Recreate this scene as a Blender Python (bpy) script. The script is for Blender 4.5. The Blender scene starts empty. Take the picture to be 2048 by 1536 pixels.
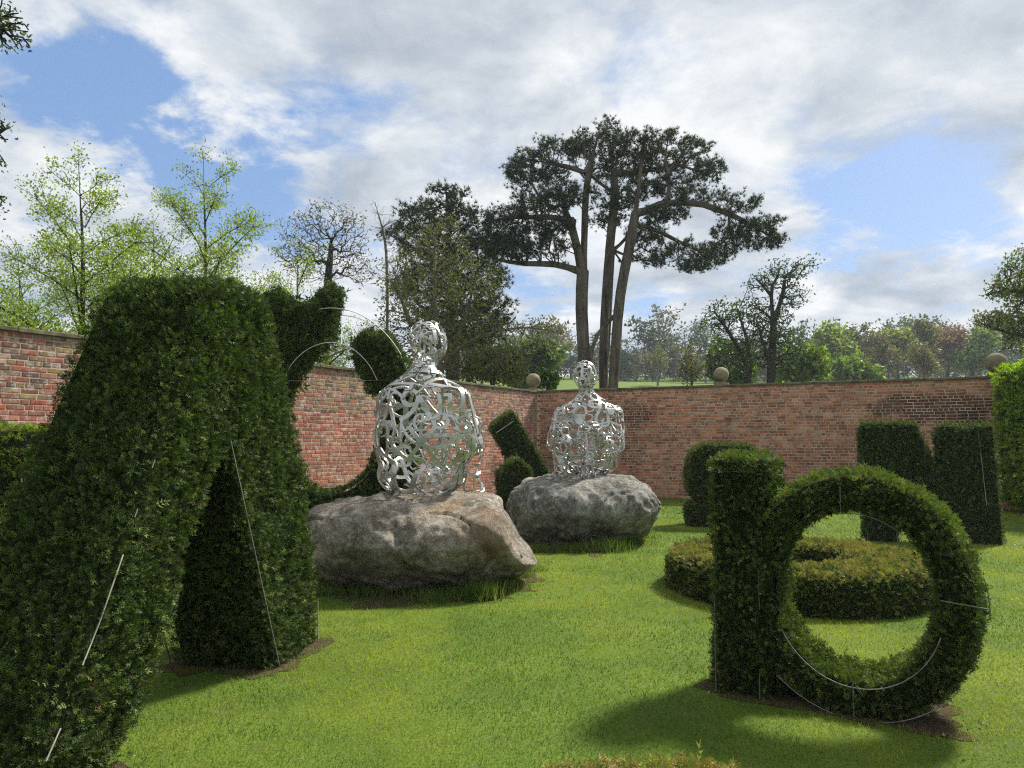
import bpy, bmesh, math, random
import numpy as np
from mathutils import Vector, Matrix
from mathutils.bvhtree import BVHTree
from mathutils.geometry import tessellate_polygon

random.seed(7)
rng = np.random.default_rng(7)
scene = bpy.context.scene
COL = scene.collection

# ------------------------------------------------------------------ camera, world, sun, exposure
F_PX, CX, CY, HOR, CAM_H = 1420.0, 1024.0, 768.0, 881.0, 1.6     # photo pixels (2048 wide), metres
PITCH = math.atan((HOR - CY) / F_PX)
cam_d = bpy.data.cameras.new('camera'); cam = bpy.data.objects.new('camera', cam_d); COL.objects.link(cam)
cam_d.sensor_width = 36.0; cam_d.lens = 36.0 * F_PX / 2048.0
cam_d.clip_start = 0.05; cam_d.clip_end = 5000
cam.location = (0, 0, CAM_H); cam.rotation_euler = (math.pi/2 + PITCH, 0, 0)
scene.camera = cam
vs = scene.view_settings
vs.view_transform = 'Standard'; vs.look = 'None'; vs.gamma = 1.0; vs.use_curve_mapping = False
vs.exposure = 0.82

SUN_EL = math.radians(50); SUN_DIR = Vector((0.80, 0.60, 0)).normalized()   # horizontal direction towards the sun
sun_vec = Vector((SUN_DIR.x*math.cos(SUN_EL), SUN_DIR.y*math.cos(SUN_EL), math.sin(SUN_EL)))
sun_l = bpy.data.lights.new('sun', 'SUN'); sun_l.energy = 4.3; sun_l.angle = math.radians(7); sun_l.color = (1.0, 0.95, 0.86)
sun = bpy.data.objects.new('sun', sun_l); COL.objects.link(sun)
sun.rotation_euler = sun_vec.to_track_quat('Z', 'Y').to_euler(); sun.location = (20, 15, 30)

def ray(x, y):
    cp, sp = math.cos(PITCH), math.sin(PITCH)
    a, b = (x-CX)/F_PX, (CY-y)/F_PX
    return Vector((a, cp - b*sp, sp + b*cp))
def P(x, y, Y):
    r = ray(x, y); k = Y/r.y
    return Vector((r.x*k, Y, CAM_H + r.z*k))
def G(x, y):
    r = ray(x, y); k = -CAM_H/r.z
    return Vector((r.x*k, r.y*k, 0))
def pxm(Y): return Y/F_PX          # metres per photo pixel at depth Y

world = bpy.data.worlds.new('World'); scene.world = world; world.use_nodes = True
def build_world():
    nt = world.node_tree; nt.nodes.clear(); N = nt.nodes.new; L = nt.links.new
    out = N('ShaderNodeOutputWorld'); bg = N('ShaderNodeBackground'); bg.inputs['Strength'].default_value = 0.1
    L(bg.outputs[0], out.inputs[0])
    sky = N('ShaderNodeTexSky'); sky.sky_type = 'NISHITA'; sky.sun_disc = False
    sky.sun_elevation = SUN_EL; sky.sun_rotation = math.atan2(SUN_DIR.x, SUN_DIR.y)
    sky.air_density = 1.0; sky.dust_density = 1.2; sky.ozone_density = 1.2
    tc = N('ShaderNodeTexCoord')
    nrm = N('ShaderNodeVectorMath'); nrm.operation = 'NORMALIZE'; L(tc.outputs['Generated'], nrm.inputs[0])
    sep = N('ShaderNodeSeparateXYZ'); L(nrm.outputs[0], sep.inputs[0])
    def m(op, a, b=None, clamp=False):
        n = N('ShaderNodeMath'); n.operation = op; n.use_clamp = clamp
        for i, v in enumerate((a, b)):
            if v is None: continue
            if isinstance(v, (int, float)): n.inputs[i].default_value = v
            else: L(v, n.inputs[i])
        return n.outputs[0]
    zz = m('ADD', m('MAXIMUM', sep.outputs[2], 0.0), 0.22)
    cx = m('DIVIDE', sep.outputs[0], zz); cy = m('DIVIDE', sep.outputs[1], zz)
    cmb = N('ShaderNodeCombineXYZ'); L(cx, cmb.inputs[0]); L(cy, cmb.inputs[1])
    def noise(scale, detail, rough, dist, off):
        mp = N('ShaderNodeMapping'); mp.inputs['Location'].default_value = off; L(cmb.outputs[0], mp.inputs[0])
        n = N('ShaderNodeTexNoise'); n.inputs['Scale'].default_value = scale; n.inputs['Detail'].default_value = detail
        n.inputs['Roughness'].default_value = rough; n.inputs['Distortion'].default_value = dist
        L(mp.outputs[0], n.inputs['Vector']); return n.outputs[0]
    n1 = noise(2.3, 10, 0.6, 0.35, (3.1, 1.7, 0.4))
    n2 = noise(2.6, 9, 0.55, 0.35, (7.7, 2.3, 0))
    n3 = noise(7.5, 8, 0.62, 0.3, (1.3, 8.3, 0))
    # openings of blue between the clouds
    holes = [(150,90,95,.5),(225,210,90,.55),(300,330,95,.5),(400,330,80,.42),(510,370,95,.5),(570,400,70,.4),(300,230,70,.25),(660,205,60,.28),(740,210,50,.2),(440,30,60,.18),
             (1760,420,90,.5),(1850,400,80,.45),(1690,450,60,.35),(1080,590,60,.38),(1290,620,45,.3),(1260,165,60,.18),(1930,360,90,.3),(560,80,50,.15)]
    acc = None
    for (x, y, r, w) in holes:
        d = ray(x, y).normalized()
        v = N('ShaderNodeVectorMath'); v.operation = 'DISTANCE'; v.inputs[1].default_value = d; L(nrm.outputs[0], v.inputs[0])
        q = m('ADD', m('DIVIDE', v.outputs['Value'], r/F_PX*1.15), m('ADD', m('MULTIPLY', m('SUBTRACT', n3, 0.5), 1.3), m('MULTIPLY', m('SUBTRACT', n1, 0.5), 1.6)))
        q = m('MAXIMUM', q, 0.0)
        g = m('MULTIPLY', m('POWER', 2.718, m('MULTIPLY', m('MULTIPLY', q, q), -1.0)), w*0.62)
        acc = g if acc is None else m('ADD', acc, g)
    dens = m('SUBTRACT', m('ADD', n1, m('MULTIPLY', m('SUBTRACT', n3, 0.5), 0.32)), acc)
    cov = N('ShaderNodeMapRange'); cov.interpolation_type = 'SMOOTHSTEP'
    cov.inputs['From Min'].default_value = 0.12; cov.inputs['From Max'].default_value = 0.50; L(dens, cov.inputs['Value'])
    sh = N('ShaderNodeValToRGB'); e = sh.color_ramp.elements
    e[0].position = 0.37; e[0].color = (2.6, 2.95, 3.4, 1)
    e[1].position = 0.60; e[1].color = (5.4, 5.5, 5.55, 1)
    k = sh.color_ramp.elements.new(0.48); k.color = (3.75, 4.05, 4.4, 1)
    L(m('ADD', m('MULTIPLY', n2, 0.8), m('MULTIPLY', n3, 0.2)), sh.inputs[0])
    mix = N('ShaderNodeMix'); mix.data_type = 'RGBA'
    L(cov.outputs[0], mix.inputs[0]); L(sh.outputs[0], mix.inputs[7])
    skm = N('ShaderNodeMix'); skm.data_type = 'RGBA'; skm.inputs[0].default_value = 0.6
    L(sky.outputs[0], skm.inputs[6]); skm.inputs[7].default_value = (1.15, 2.15, 4.1, 1)
    L(skm.outputs[2], mix.inputs[6]); L(mix.outputs[2], bg.inputs['Color'])
build_world()

# ------------------------------------------------------------------ helpers
def V3(a): return np.asarray(a, dtype=float)
def tag(o, label=None, cat=None, group=None, kind=None):
    if label: o['label'] = label
    if cat: o['category'] = cat
    if group: o['group'] = group
    if kind: o['kind'] = kind
    return o
def empty(name, loc=(0,0,0), rz=0.0, label=None, cat=None, group=None):
    o = bpy.data.objects.new(name, None); COL.objects.link(o); o.empty_display_size = 0.2
    o.location = loc; o.rotation_euler = (0, 0, rz)
    return tag(o, label, cat, group)
def link(name, me, mat=None, parent=None, smooth=False, kind=None):
    o = bpy.data.objects.new(name, me); COL.objects.link(o)
    if mat is not None and not me.materials: me.materials.append(mat)
    if parent is not None: o.parent = parent
    if smooth: me.polygons.foreach_set('use_smooth', np.ones(len(me.polygons), dtype=bool))
    if kind: o['kind'] = kind
    return o
def np_mesh(name, verts, faces, col=None):
    """faces: list of int arrays (n,k)"""
    me = bpy.data.meshes.new(name); verts = np.asarray(verts, dtype=np.float32)
    if not isinstance(faces, list): faces = [faces]
    faces = [f for f in faces if len(f)]
    me.vertices.add(len(verts)); me.vertices.foreach_set('co', verts.ravel())
    nl = sum(f.size for f in faces); nf = sum(len(f) for f in faces)
    me.loops.add(nl); me.loops.foreach_set('vertex_index', np.concatenate([f.ravel() for f in faces]).astype(np.int32))
    me.polygons.add(nf)
    tot = np.concatenate([np.full(len(f), f.shape[1]) for f in faces]); st = np.concatenate([[0], np.cumsum(tot)[:-1]])
    me.polygons.foreach_set('loop_start', st.astype(np.int32))
    me.polygons.foreach_set('use_smooth', np.zeros(nf, dtype=bool))
    me.update(calc_edges=True)
    if col is not None:
        a = me.attributes.new('col', 'FLOAT_COLOR', 'POINT')
        c = np.ones((len(verts), 4), dtype=np.float32); c[:, :3] = col
        a.data.foreach_set('color', c.ravel())
    return me
def bm_mesh(name, bm):
    me = bpy.data.meshes.new(name); bm.to_mesh(me); bm.free(); return me
def norm(a): return a/np.maximum(np.linalg.norm(a, axis=-1, keepdims=True), 1e-9)

def _hash(ix, iy, iz, seed):
    h = (ix*374761393 + iy*668265263 + iz*2147483647 + seed*974711) & 0xffffffff
    h = ((h ^ (h >> 13))*1274126177) & 0xffffffff
    return ((h ^ (h >> 16)) & 0xffff)/65535.0
def vnoise(p, seed=0):
    p = np.asarray(p, dtype=float); i = np.floor(p).astype(np.int64); f = p-i; f = f*f*(3-2*f)
    r = 0
    for dx in (0,1):
        wx = f[...,0] if dx else 1-f[...,0]
        for dy in (0,1):
            wy = f[...,1] if dy else 1-f[...,1]
            for dz in (0,1):
                wz = f[...,2] if dz else 1-f[...,2]
                r = r + wx*wy*wz*_hash(i[...,0]+dx, i[...,1]+dy, i[...,2]+dz, seed)
    return r
def fbm(p, oct=4, seed=0):
    p = np.asarray(p, dtype=float); s = 0; a = 0.5; t = 0
    for k in range(oct):
        s = s + a*vnoise(p*(2**k)+k*17.3, seed+k); t += a; a *= 0.5
    return s/t

# ------------------------------------------------------------------ materials
def new_mat(name):
    m = bpy.data.materials.new(name); m.use_nodes = True; nt = m.node_tree; nt.nodes.clear()
    return m, nt, nt.nodes.new, nt.links.new
def setin(node, **kw):
    for k, v in kw.items():
        node.inputs[k.replace('_', ' ')].default_value = v
def tex(nt, coord, kind, scale, detail=4, rough=0.6, loc=(0,0,0), sc=(1,1,1)):
    N, L = nt.nodes.new, nt.links.new
    mp = N('ShaderNodeMapping'); mp.inputs['Location'].default_value = loc; mp.inputs['Scale'].default_value = sc; L(coord, mp.inputs[0])
    if kind == 'noise':
        n = N('ShaderNodeTexNoise'); n.inputs['Scale'].default_value = scale; n.inputs['Detail'].default_value = detail; n.inputs['Roughness'].default_value = rough
        L(mp.outputs[0], n.inputs['Vector']); return n.outputs[0]
    n = N('ShaderNodeTexVoronoi'); n.inputs['Scale'].default_value = scale; L(mp.outputs[0], n.inputs['Vector']); return n.outputs[0]
def rampv(nt, v, stops):
    n = nt.nodes.new('ShaderNodeValToRGB'); e = n.color_ramp.elements
    while len(e) < len(stops): e.new(0.5)
    for i, (p, c) in enumerate(stops):
        e[i].position = p; e[i].color = (c, c, c, 1) if isinstance(c, (int, float)) else (*c, 1)
    nt.links.new(v, n.inputs[0]); return n.outputs[0]
def mixc(nt, f, a, b, blend='MIX'):
    n = nt.nodes.new('ShaderNodeMix'); n.data_type = 'RGBA'; n.blend_type = blend
    for i, v in ((0, f), (6, a), (7, b)):
        if isinstance(v, (int, float)): n.inputs[i].default_value = v
        elif isinstance(v, tuple): n.inputs[i].default_value = (*v, 1)
        else: nt.links.new(v, n.inputs[i])
    return n.outputs[2]
def mathn(nt, op, a, b=None):
    n = nt.nodes.new('ShaderNodeMath'); n.operation = op
    for i, v in enumerate((a, b)):
        if v is None: continue
        if isinstance(v, (int, float)): n.inputs[i].default_value = v
        else: nt.links.new(v, n.inputs[i])
    return n.outputs[0]
def bump(nt, h, strength, dist):
    n = nt.nodes.new('ShaderNodeBump'); n.inputs['Strength'].default_value = strength; n.inputs['Distance'].default_value = dist
    nt.links.new(h, n.inputs['Height']); return n.outputs[0]
def finish(nt, colr, rough=0.8, nrm=None, metal=0.0, spec=0.3):
    p = nt.nodes.new('ShaderNodeBsdfPrincipled'); o = nt.nodes.new('ShaderNodeOutputMaterial')
    if isinstance(colr, tuple): p.inputs['Base Color'].default_value = (*colr, 1)
    else: nt.links.new(colr, p.inputs['Base Color'])
    if isinstance(rough, (int, float)): p.inputs['Roughness'].default_value = rough
    else: nt.links.new(rough, p.inputs['Roughness'])
    p.inputs['Metallic'].default_value = metal; p.inputs['Specular IOR Level'].default_value = spec
    if nrm is not None: nt.links.new(nrm, p.inputs['Normal'])
    nt.links.new(p.outputs[0], o.inputs[0]); return p
def leaf_mat(name, transl=0.35, rough=0.5, spec=0.3, tcol=(1.0, 1.25, 0.5)):
    m, nt, N, L = new_mat(name)
    a = N('ShaderNodeAttribute'); a.attribute_name = 'col'
    p = N('ShaderNodeBsdfPrincipled'); L(a.outputs['Color'], p.inputs['Base Color'])
    p.inputs['Roughness'].default_value = rough; p.inputs['Specular IOR Level'].default_value = spec
    t = N('ShaderNodeBsdfTranslucent'); L(mixc(nt, 1.0, a.outputs['Color'], tcol, 'MULTIPLY'), t.inputs[0])
    mx = N('ShaderNodeMixShader'); mx.inputs[0].default_value = transl
    L(p.outputs[0], mx.inputs[1]); L(t.outputs[0], mx.inputs[2])
    o = N('ShaderNodeOutputMaterial'); L(mx.outputs[0], o.inputs[0]); return m
def geo(nt): return nt.nodes.new('ShaderNodeNewGeometry').outputs['Position']
def objc(nt): return nt.nodes.new('ShaderNodeTexCoord').outputs['Object']

M_YEW = leaf_mat('yew_leaves', 0.2, 0.6, 0.15)
M_HEDGE = leaf_mat('hedge_leaves', 0.55, 0.5, 0.25)
M_GRASS = leaf_mat('grass_blades', 0.42, 0.5, 0.25, (1.1, 1.15, 0.5))
M_LEAF = leaf_mat('tree_leaves', 0.42, 0.5, 0.25)
M_PINE = leaf_mat('pine_needles', 0.15, 0.55, 0.25)

def mat_core():
    m, nt, N, L = new_mat('yew_twigs'); c = geo(nt)
    n = tex(nt, c, 'noise', 60, 3, 0.7)
    finish(nt, rampv(nt, n, [(0.35, (0.012, 0.018, 0.007)), (0.7, (0.030, 0.040, 0.016))]), 1.0, bump(nt, n, 0.8, 0.03), spec=0.0); return m
M_CORE = mat_core()
def mat_ground():
    m, nt, N, L = new_mat('lawn_ground'); c = geo(nt)
    n1 = tex(nt, c, 'noise', 0.9, 5, 0.6); n2 = tex(nt, c, 'noise', 70, 4, 0.7, sc=(1, 0.6, 1)); n3 = tex(nt, c, 'noise', 4, 5, 0.65)
    a = rampv(nt, n1, [(0.3, (0.08, 0.135, 0.018)), (0.5, (0.12, 0.19, 0.022)), (0.7, (0.18, 0.24, 0.028))])
    a = mixc(nt, rampv(nt, n3, [(0.55, 0.0), (0.75, 0.55)]), a, (0.13, 0.14, 0.045))
    a = mixc(nt, rampv(nt, n2, [(0.35, 0.75), (0.6, 0.0)]), a, (0.045, 0.075, 0.012))
    finish(nt, a, 0.85, bump(nt, n2, 0.7, 0.03), spec=0.15); return m
M_GROUND = mat_ground()
def mat_soil():
    m, nt, N, L = new_mat('bare_soil'); c = geo(nt)
    n1 = tex(nt, c, 'noise', 30, 6, 0.7); n2 = tex(nt, c, 'noise', 5, 4, 0.6)
    a = rampv(nt, n1, [(0.3, (0.035, 0.024, 0.014)), (0.55, (0.085, 0.06, 0.035)), (0.75, (0.2, 0.155, 0.1))])
    a = mixc(nt, rampv(nt, n2, [(0.45, 0.0), (0.6, 0.6)]), a, (0.07, 0.085, 0.025))
    finish(nt, a, 0.95, bump(nt, n1, 1.0, 0.03), spec=0.1); return m
M_SOIL = mat_soil()
def mat_brick(name, stain, lichen):
    m, nt, N, L = new_mat(name); c = geo(nt)
    at = N('ShaderNodeAttribute'); at.attribute_name = 'col'; a = at.outputs['Color']
    oi = N('ShaderNodeObjectInfo')
    n1 = tex(nt, c, 'noise', 22, 5, 0.65); n2 = tex(nt, c, 'noise', 1.4, 5, 0.6); n3 = tex(nt, c, 'noise', 9, 4, 0.6, (3, 1, 4))
    a = mixc(nt, 0.75, a, rampv(nt, n1, [(0.25, 0.55), (0.5, 1.0), (0.8, 1.45)]), 'MULTIPLY')
    a = mixc(nt, 0.7, a, rampv(nt, n2, [(0.3, (0.62, 0.6, 0.62)), (0.5, (1, 1, 1)), (0.7, (1.3, 1.22, 1.15))]), 'MULTIPLY')
    a = mixc(nt, rampv(nt, n3, [(0.62-lichen*0.06, 0.0), (0.70-lichen*0.04, 0.65)]), a, (0.47, 0.42, 0.36))
    for (px, py, Y, rx, rz, amt) in stain:                      # damp, dark weathered patches
        q = P(px, py, Y); mp = N('ShaderNodeMapping'); L(c, mp.inputs[0])
        mp.inputs['Scale'].default_value = (1/rx, 1/rx, 1/rz); mp.inputs['Location'].default_value = (-q.x/rx, -q.y/rx, -q.z/rz)
        ln = N('ShaderNodeVectorMath'); ln.operation = 'LENGTH'; L(mp.outputs[0], ln.inputs[0])
        f = mathn(nt, 'ADD', ln.outputs['Value'], mathn(nt, 'MULTIPLY', mathn(nt, 'SUBTRACT', n2, 0.5), 1.6))
        f = mathn(nt, 'ADD', f, mathn(nt, 'MULTIPLY', mathn(nt, 'SUBTRACT', n3, 0.5), 0.6))
        a = mixc(nt, rampv(nt, f, [(0.75, amt), (1.0, 0.0)]), a, mixc(nt, 1.0, a, (0.33, 0.30, 0.33), 'MULTIPLY'))
    finish(nt, a, 0.9, bump(nt, n1, 0.5, 0.01), spec=0.15); return m
def mat_mortar(name, colr):
    m, nt, N, L = new_mat(name); c = geo(nt)
    n = tex(nt, c, 'noise', 30, 5, 0.7); n2 = tex(nt, c, 'noise', 1.8, 4, 0.6)
    a = mixc(nt, 0.6, colr, rampv(nt, n, [(0.3, 0.5), (0.7, 1.3)]), 'MULTIPLY')
    a = mixc(nt, rampv(nt, n2, [(0.42, 0.0), (0.62, 0.65)]), a, tuple(x*0.45 for x in colr))
    finish(nt, a, 0.95, bump(nt, n, 0.6, 0.01), spec=0.1); return m
def mat_stone(name, c0, c1, scale=12, green=0.0):
    m, nt, N, L = new_mat(name); c = geo(nt)
    n = tex(nt, c, 'noise', scale, 7, 0.7); n2 = tex(nt, c, 'noise', scale*0.3, 5, 0.6, (5, 2, 1))
    a = rampv(nt, n, [(0.3, c0), (0.7, c1)])
    a = mixc(nt, rampv(nt, n2, [(0.45, 0.0), (0.65, 0.7)]), a, tuple(x*0.5 for x in c0))
    if green: a = mixc(nt, rampv(nt, tex(nt, c, 'noise', 3, 5, 0.6, (9, 9, 2)), [(0.5, 0.0), (0.65, green)]), a, (0.10, 0.11, 0.03))
    finish(nt, a, 0.92, bump(nt, n, 0.6, 0.02), spec=0.15); return m
M_COPING = mat_stone('coping_stone', (0.10, 0.085, 0.055), (0.22, 0.19, 0.14), 9, 0.5)
M_BALL = mat_stone('ball_stone', (0.20, 0.165, 0.11), (0.34, 0.29, 0.20), 8, 0.25)
M_ROD = None
def mat_metal(name, colr, rough, metal=0.9):
    m, nt, N, L = new_mat(name); c = geo(nt)
    n = tex(nt, c, 'noise', 7, 5, 0.6)
    finish(nt, mixc(nt, 0.5, colr, rampv(nt, n, [(0.3, 0.75), (0.7, 1.1)]), 'MULTIPLY'), rampv(nt, n, [(0.3, rough+0.1), (0.7, rough-0.06)]), None, metal, 0.5); return m
M_ROD = mat_metal('galvanised_rod', (0.20, 0.20, 0.16), 0.7, 0.1)
M_RODG = mat_metal('dull_green_rod', (0.085, 0.09, 0.055), 0.7, 0.1)
M_STEEL = mat_metal('brushed_steel', (0.52, 0.52, 0.50), 0.38, 0.92)
def mat_bark(name, c0, c1, sc=6):
    m, nt, N, L = new_mat(name); c = geo(nt)
    n = tex(nt, c, 'noise', sc, 6, 0.7, sc=(1, 1, 0.18)); n2 = tex(nt, c, 'noise', 1.3, 4, 0.6)
    a = rampv(nt, n, [(0.32, c0), (0.62, c1)])
    a = mixc(nt, 0.6, a, rampv(nt, n2, [(0.3, 0.65), (0.7, 1.2)]), 'MULTIPLY')
    finish(nt, a, 0.95, bump(nt, n, 1.0, 0.06), spec=0.1); return m
M_BARK = mat_bark('grey_bark', (0.035, 0.030, 0.024), (0.11, 0.098, 0.08))
M_BARK_D = mat_bark('dark_bark', (0.022, 0.020, 0.016), (0.06, 0.054, 0.044))
M_BARK_P = mat_bark('pine_bark', (0.035, 0.029, 0.024), (0.155, 0.130, 0.11), 4)
M_BARK_B = mat_bark('pale_twigs', (0.09, 0.075, 0.055), (0.2, 0.17, 0.125))
def mat_rock(name, ochre, base):
    m, nt, N, L = new_mat(name); c = geo(nt)
    n1 = tex(nt, c, 'noise', 2.2, 8, 0.62); n2 = tex(nt, c, 'noise', 14, 8, 0.72, (4, 2, 7)); n3 = tex(nt, c, 'noise', 70, 6, 0.8, (1, 2, 3)); n4 = tex(nt, c, 'noise', 4.2, 6, 0.65, (8, 3, 5))
    v = tex(nt, c, 'voronoi', 16); nm = tex(nt, c, 'noise', 1.6, 5, 0.6, (2, 7, 4))
    a = rampv(nt, n1, [(0.28, tuple(x*0.45 for x in base)), (0.5, base), (0.72, tuple(min(x*1.7, .6) for x in base))])
    a = mixc(nt, 0.85, a, rampv(nt, n2, [(0.3, 0.4), (0.5, 0.95), (0.72, 1.65)]), 'MULTIPLY')
    a = mixc(nt, 0.7, a, rampv(nt, n3, [(0.38, 0.3), (0.5, 1.0), (0.62, 1.8)]), 'MULTIPLY')
    lich = mathn(nt, 'MULTIPLY', rampv(nt, n4, [(0.44, 0.0), (0.58, 1.0)]), rampv(nt, n2, [(0.48, 0.0), (0.60, 0.85)]))
    a = mixc(nt, lich, a, (0.50, 0.48, 0.42))
    spots = mathn(nt, 'MULTIPLY', rampv(nt, v, [(0.10, 0.75), (0.22, 0.0)]), rampv(nt, n1, [(0.42, 0.0), (0.58, 1.0)]))
    a = mixc(nt, spots, a, (0.46, 0.45, 0.41))
    a = mixc(nt, rampv(nt, nm, [(0.56, 0.0), (0.70, 0.55)]), a, (0.085, 0.085, 0.03))
    for (px, py, Y, r) in ochre:
        q = P(px, py, Y); mp = N('ShaderNodeMapping'); L(c, mp.inputs[0])
        mp.inputs['Scale'].default_value = (1/r, 1/r, 1.2/r); mp.inputs['Location'].default_value = (-q.x/r, -q.y/r, -1.2*q.z/r)
        ln = N('ShaderNodeVectorMath'); ln.operation = 'LENGTH'; L(mp.outputs[0], ln.inputs[0])
        f = mathn(nt, 'ADD', ln.outputs['Value'], mathn(nt, 'MULTIPLY', mathn(nt, 'SUBTRACT', n4, 0.5), 2.2))
        a = mixc(nt, rampv(nt, f, [(0.40, 0.38), (1.0, 0.0)]), a, (0.34, 0.205, 0.095))
    h = mathn(nt, 'ADD', mathn(nt, 'MULTIPLY', n2, 0.7), mathn(nt, 'MULTIPLY', n3, 0.3))
    finish(nt, a, 0.93, bump(nt, h, 1.0, 0.09), spec=0.1); return m

# ------------------------------------------------------------------ ground, hill
def hill(x, y):
    d = np.maximum(np.asarray(y, float) - 24.0 + 0.05*np.maximum(-np.asarray(x, float), 0)*0, 0)
    h = 0.12*d*d/(d+6.0)
    return np.minimum(h, 16.0 + 0.02*d) + (fbm(np.stack([np.asarray(x)*0.02, np.asarray(y)*0.02, np.zeros_like(np.asarray(x, float))], -1), 3, 5)-0.5)*np.clip(d/60, 0, 1)*2.5
def build_ground():
    xs = np.concatenate([np.linspace(-420, -60, 13), np.linspace(-54, 54, 55), np.linspace(60, 420, 13)])
    ys = np.concatenate([np.linspace(-60, -2, 8), np.linspace(0, 40, 41), np.linspace(44, 240, 50), np.linspace(250, 440, 12)])
    X, Y = np.meshgrid(xs, ys); Z = hill(X, Y)
    v = np.stack([X, Y, Z], -1).reshape(-1, 3); w = len(xs); hN = len(ys)
    i = (np.arange(hN-1)[:, None]*w + np.arange(w-1)[None]).ravel()
    f = np.stack([i, i+1, i+w+1, i+w], -1)
    link('lawn', np_mesh('lawn', v, f), M_GROUND, smooth=True, kind='structure')
build_ground()

def soil(pts, n=110):
    """irregular patch of bare soil hugging the ground; pts = outline in metres"""
    c = np.mean(pts, axis=0); k = len(pts); ring = []
    for i in range(n):
        t = i/n*k; a = int(t); u = t-a; p = (1-u)*V3(pts[a % k]) + u*V3(pts[(a+1) % k])
        d = p-c; ring.append(c + d*(0.78+0.42*float(vnoise(V3([[p[0]*9, p[1]*9, 3.3]]), 5)[0])))
    v = [(c[0], c[1], 0.012)] + [(0.55*p[0]+0.45*c[0], 0.55*p[1]+0.45*c[1], 0.011) for p in ring] + [(p[0], p[1], 0.004) for p in ring]
    f3 = np.array([(0, 1+i, 1+(i+1) % n) for i in range(n)]); f4 = np.array([(1+i, 1+n+i, 1+n+(i+1) % n, 1+(i+1) % n) for i in range(n)])
    link('bare_soil', np_mesh('bare_soil', v, [f3, f4]), M_SOIL, smooth=True, kind='structure')

# ------------------------------------------------------------------ brick walls
CORNER = V3((0.75, 21.6)); WALL_H = 3.06
R_DIR = norm(V3((2.146, -1.0))); L_DIR = norm(V3((0.608, 1.0)))
def project(p):
    """world point(s) -> photo pixels"""
    p = np.atleast_2d(p) - V3((0, 0, CAM_H)); cp, sp = math.cos(PITCH), math.sin(PITCH)
    d = p[:, 1]*cp + p[:, 2]*sp; u = -p[:, 1]*sp + p[:, 2]*cp
    return CX + F_PX*p[:, 0]/d, CY - F_PX*u/d, d
def brick_variant(w, h, d, colr):
    j = lambda s: random.uniform(-s, s)
    x, z = w/2, h/2; e = 0.006
    v = []
    for (sx, sz) in ((-1,-1), (1,-1), (1,1), (-1,1)): v.append((sx*x+j(.003), d, sz*z))
    for (sx, sz) in ((-1,-1), (1,-1), (1,1), (-1,1)): v.append((sx*(x)+j(.004), -0.003, sz*z+j(.003)))
    for (sx, sz) in ((-1,-1), (1,-1), (1,1), (-1,1)): v.append((sx*(x-e)+j(.003), -0.006+j(.0012), sz*(z-e)+j(.002)))
    f = [(8,9,10,11)] + [(4+i, 4+(i+1) % 4, 8+(i+1) % 4, 8+i) for i in range(4)] + [(i, (i+1) % 4, 4+(i+1) % 4, 4+i) for i in range(4)]
    return np.array(v), np.array(f), np.array(colr)
PAL_R = [(.36,.145,.088),(.40,.170,.102),(.28,.110,.076),(.44,.205,.13),(.33,.13,.08),(.39,.215,.145),(.23,.12,.09),(.45,.25,.165),(.38,.145,.08),(.34,.21,.15)]
PAL_L = [(.36,.125,.082),(.40,.155,.10),(.31,.10,.072),(.42,.185,.125),(.34,.13,.10),(.28,.11,.085),(.38,.14,.085),(.33,.17,.125),(.44,.21,.15),(.26,.12,.095)]
PAL_LU = [(.33,.12,.085),(.26,.18,.10),(.30,.225,.10),(.18,.10,.08),(.36,.15,.10),(.22,.15,.10),(.14,.10,.085),(.30,.13,.09),(.27,.17,.115),(.38,.19,.13)]
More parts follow.
